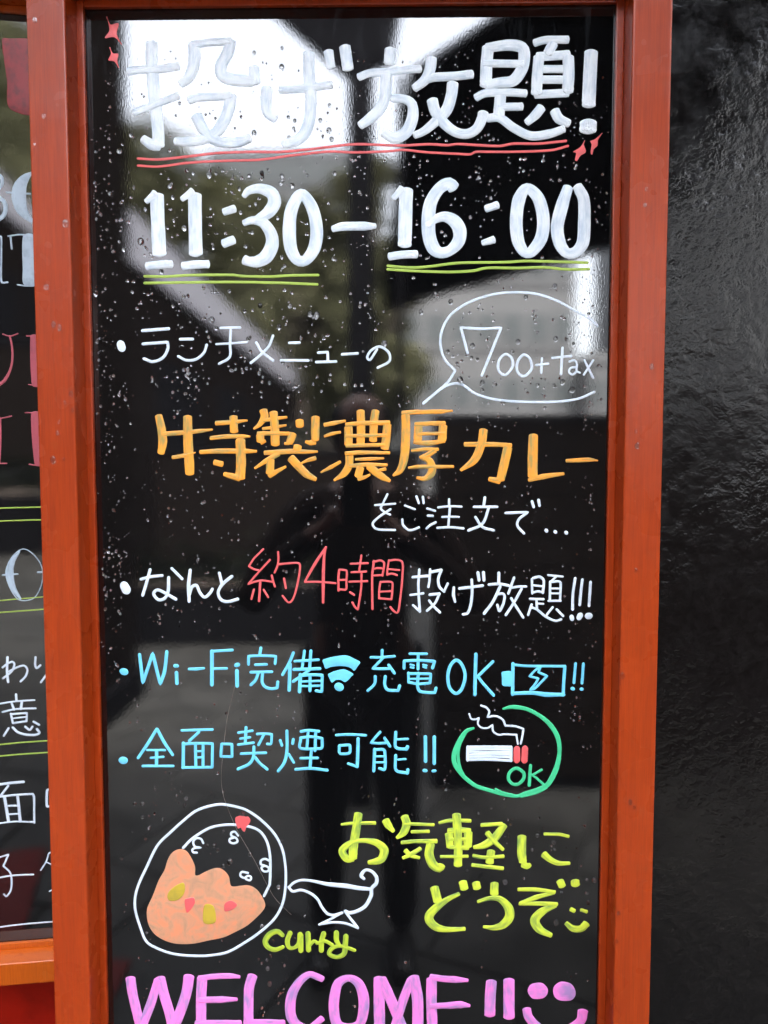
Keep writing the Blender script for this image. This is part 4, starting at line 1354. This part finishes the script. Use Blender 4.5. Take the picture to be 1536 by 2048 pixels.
def tree(x, y, h, cr, n, label, seed):
    rnd = random.Random(seed)
    root = tag(empty('street_tree', (x, y, 0)), label, 'tree', 'trees across the road')
    pts = [(0, 0, 0), (.1, .05, h*.25), (-.05, .1, h*.5), (.05, 0, h*.75)]
    tube('trunk', pts, [h*.022, h*.018, h*.013, h*.006], M_BARK, root)
    for k in range(5):
        a = rnd.uniform(0, 6.28); z = h*rnd.uniform(.3, .55); tube('limb', [(0, 0, z), (math.cos(a)*cr*.4, math.sin(a)*cr*.4, z+h*.12), (math.cos(a)*cr*.75, math.sin(a)*cr*.75, z+h*.2)], [h*.009, h*.006, h*.003], M_BARK, root, seg=6)
    clumps = [(rnd.gauss(0, cr*.45), rnd.gauss(0, cr*.4), h*rnd.uniform(.28, .93), cr*rnd.uniform(.18, .42)) for _ in range(34)]
    vs, fs = [], []
    for i in range(n):
        cx, cy, cz, r = rnd.choice(clumps)
        p = Vector((rnd.gauss(0, 1), rnd.gauss(0, 1), rnd.gauss(0, 1))).normalized()*r*rnd.uniform(.5, 1.05) + Vector((cx, cy, cz))
        a = Vector((rnd.gauss(0, 1), rnd.gauss(0, 1), rnd.gauss(0, .6))).normalized(); b = a.orthogonal().normalized(); s = rnd.uniform(.14, .30)
        k = len(vs); vs.extend((p-a*s, p+b*s*.5, p+a*s, p-b*s*.5)); fs.append((k, k+1, k+2, k+3))
    mesh_obj('crown', vs, fs, M_LEAF, root)
tree(-9.5, -27, 13.9, 4.4, 12000, 'tall street tree at the far left across the road', 1)
tree(-6.2, -28, 12.6, 4.0, 12000, 'street tree second from the left across the road', 2)
tree(-3.4, -26, 11.0, 3.2, 10000, 'street tree third from the left across the road', 3)
tree(-1.1, -27, 9.2, 2.2, 7000, 'short street tree nearest the grey office building', 4)
tree(-12.6, -25, 13.6, 4.4, 12000, 'leftmost street tree beyond the pale fascia', 5)
tree(-4.9, -32, 11.6, 3.0, 9000, 'rearmost street tree in the middle of the row', 6)
tree(-0.75, -25, 12.6, 1.6, 9000, 'slender tall tree beside the grey office building', 8)
tree(-2.2, -33, 11.2, 2.6, 8000, 'rear street tree behind the canopy post', 7)
building('sky_blocker_building', 'broad grey block added out of view on the left to block the sky', -62, -24, -30, -60, 26, 8, 9, M_GREYB)  # added outside the reflected view to block sky on the left
building('sky_blocker_building', 'broad grey block added out of view on the right to block the sky', 16, 58, -30, -60, 26, 8, 9, M_GREYB)  # added outside the reflected view to block sky on the right
lw = tag(empty('darkening_wall', (0, -9.6, 0)), 'low black wall added behind the photographer to darken the reflected ground', 'wall')  # added dark object, keeps the far ground black in the reflection
box('wall_face', -3.42, 0.4, -0.12, 0.0, 0.0, 1.58, M_DKWOOD, lw); box('coping', -3.42, 0.44, -0.15, 0.03, 1.58, 1.64, M_BLACK, lw, bevel=0.006)
pl = tag(empty('shade_planter', (-1.62, -5.1, 0)), 'added low black trough with dark plants, standing in for shade on the paving', 'shade_planter')  # added dark object in place of the canopy's shade on the ground
box('trough', -1.28, 1.24, -0.24, 0.24, 0.0, 0.46, M_BLACK, pl, bevel=0.012)
box('soil', -1.24, 1.20, -0.20, 0.20, 0.461, 0.47, M_BARK, pl)
_r = random.Random(4); _vs, _fs = [], []
for i in range(2600):
    p = Vector((_r.uniform(-1.22, 1.18), _r.uniform(-.2, .2), .46+abs(_r.gauss(0, .13)))); a = Vector((_r.gauss(0, 1), _r.gauss(0, 1), _r.gauss(0, 1))).normalized(); b = a.orthogonal().normalized()
    k = len(_vs); _vs.extend((p-a*.035, p+b*.014, p+a*.035, p-b*.014)); _fs.append((k, k+1, k+2, k+3))
mesh_obj('plants', _vs, _fs, simple('dark_plant_leaves', (0.010, 0.014, 0.008, 1), .8, spec=0.05), pl)
def hedge():
    rnd = random.Random(9); vs, fs = [], []
    for i in range(9000):
        p = Vector((rnd.uniform(-9, -.2), rnd.uniform(-22.6, -21.4), rnd.uniform(0, 2.5)+rnd.gauss(0, .1))); a = Vector((rnd.gauss(0, 1), rnd.gauss(0, 1), rnd.gauss(0, 1))).normalized(); b = a.orthogonal().normalized(); s = .12
        k = len(vs); vs.extend((p-a*s, p+b*s*.6, p+a*s, p-b*s*.6)); fs.append((k, k+1, k+2, k+3))
    h = tag(empty('hedge', (0, 0, 0)), 'dark clipped hedge below the street trees', 'hedge')
    mesh_obj('foliage', vs, fs, simple('dark_hedge_leaves', (0.02, 0.025, 0.014, 1), .7), h)
    box('stems', -8.9, -.3, -22.3, -21.7, 0, 2.3, M_BARK, h)
hedge()

# ---------------------------------------------------------------- the photographer (reflected in the board) and the phone
M_SKIN = simple('skin', (0.20, 0.11, 0.08, 1), 0.5, 20, 0.08)
M_JACKET = simple('dark_brown_jacket', (0.022, 0.013, 0.010, 1), 0.85, 30, 0.2, spec=0.1)
M_TROUS = simple('black_trousers', (0.009, 0.009, 0.010, 1), 0.85, 30, 0.2, spec=0.1)
M_SHOE = simple('black_shoes', (0.012, 0.012, 0.012, 1), 0.4)
M_HAIR = simple('black_hair', (0.008, 0.007, 0.006, 1), 0.6, spec=0.1)
def skin(name, chains, mat, parent, sub=1):
    """chains: list of [(x,y,z,r), ...]; shared points are merged, so one continuous surface grows"""
    vs, rs, es, idx = [], [], [], {}
    def vid(p):
        k = tuple(round(c, 4) for c in p[:3])
        if k not in idx: idx[k] = len(vs); vs.append(p[:3]); rs.append(p[3])
        return idx[k]
    for c in chains:
        ids = [vid(p) for p in c]; es += list(zip(ids, ids[1:]))
    me = bpy.data.meshes.new(name); me.from_pydata(vs, es, []); me.materials.append(mat)
    o = link(bpy.data.objects.new(name, me), parent)
    md = o.modifiers.new('skin', 'SKIN'); md.use_smooth_shade = True
    for i, sv in enumerate(me.skin_vertices[0].data): sv.radius = (rs[i], rs[i]*.92); sv.use_root = (i == 0)
    s = o.modifiers.new('sub', 'SUBSURF'); s.levels = sub; s.render_levels = sub
    return o
ph = tag(empty('photographer', (-0.09, -1.19, 0)), 'person in dark jacket holding up a phone, reflected in the board', 'person')
sh, el, wr = 0.165, 0.31, 0.05
legs = lambda s: [(0, 0, .90, .125), (s*.085, 0, .84, .088), (s*.10, .01, .47, .058), (s*.11, -.02, .09, .040)]
skin('body', [[(0, 0, .90, .115), (0, 0, 1.05, .11), (0, 0, 1.22, .12), (0, 0, 1.31, .075), (0, .0, 1.37, .052), (0, .01, 1.43, .062), (0, .018, 1.50, .082), (0, .012, 1.56, .070), (0, .01, 1.60, .035)]] +
     [[(0, 0, 1.31, .075), (s*sh, 0, 1.285, .048), (s*el, .07, 1.03, .036), (s*.19, .20, 1.17, .029), (s*wr*1.3, .275, 1.265, .024), (s*.042, .300, 1.300, .026)] for s in (-1, 1)] + [legs(s) for s in (-1, 1)], M_SKIN, ph)
for s in (-1, 1):
    px = s*.042
    for k, (dz, L) in enumerate(((.030, .072), (.012, .078), (-.006, .073), (-.024, .060))):
        skin('finger', [[(px, .300, 1.300+dz*.6, .010), (px-s*.004, .318, 1.300+dz, .0088), (px-s*.022, .323, 1.302+dz, .0080), (px-s*(.022+L*.32), .320, 1.304+dz, .0068)]], M_SKIN, ph, 2)
    skin('thumb', [[(px, .296, 1.285, .011), (px+s*.002, .288, 1.312, .0100), (px-s*.012, .284, 1.332, .0085)]], M_SKIN, ph, 2)
skin('jacket', [[(0, 0, .82, .150), (0, 0, .95, .140), (0, 0, 1.08, .138), (0, 0, 1.22, .142), (0, 0, 1.31, .090), (0, 0, 1.345, .066)]] +
     [[(0, 0, 1.31, .090), (s*sh, 0, 1.288, .066), (s*el, .07, 1.02, .054), (s*.19, .20, 1.165, .042), (s*.085, .255, 1.245, .034)] for s in (-1, 1)], M_JACKET, ph)
skin('trousers', [[(0, 0, .88, .130), (s*.09, 0, .80, .098), (s*.10, .01, .47, .072), (s*.11, -.02, .07, .055)] for s in (-1, 1)], M_TROUS, ph)
for s in (-1, 1): skin('shoe', [[(s*.11, -.05, .045, .040), (s*.112, .05, .04, .044), (s*.115, .15, .03, .034)]], M_SHOE, ph)
skin('hair', [[(0, -.012, 1.45, .078), (0, -.012, 1.53, .096), (0, -.006, 1.585, .075)], [(0, -.012, 1.53, .096), (-.055, .0, 1.50, .042), (-.062, .0, 1.43, .034)], [(0, -.012, 1.53, .096), (.055, .0, 1.50, .042), (.062, .0, 1.43, .034)]], M_HAIR, ph)
skin('nose', [[(0, .085, 1.515, .008), (0, .102, 1.490, .012)]], M_SKIN, ph)
for s in (-1, 1):
    skin('ear', [[(s*.078, .0, 1.51, .012), (s*.080, .0, 1.48, .010)]], M_SKIN, ph)
    skin('eye', [[(s*.030, .088, 1.518, .009), (s*.031, .089, 1.518, .009)]], M_SHOE, ph)
skin('mouth', [[(-.022, .088, 1.458, .005), (0, .094, 1.457, .006), (.022, .088, 1.458, .005)]], simple('lips', (0.35, 0.12, 0.10, 1), .5), ph)
# phone: lens just behind the camera point, body hanging below it
phone = tag(empty('smartphone', (-0.088, -0.858, 1.338)), 'black smartphone held upright in both hands', 'phone')
box('phone_body', -0.037, 0.037, -0.008, 0.0, -0.076, 0.050, M_BLACK, phone, bevel=0.0035, seg=3)
box('screen', -0.0345, 0.0345, -0.0086, -0.0081, -0.072, 0.046, M_GLASSB, phone)
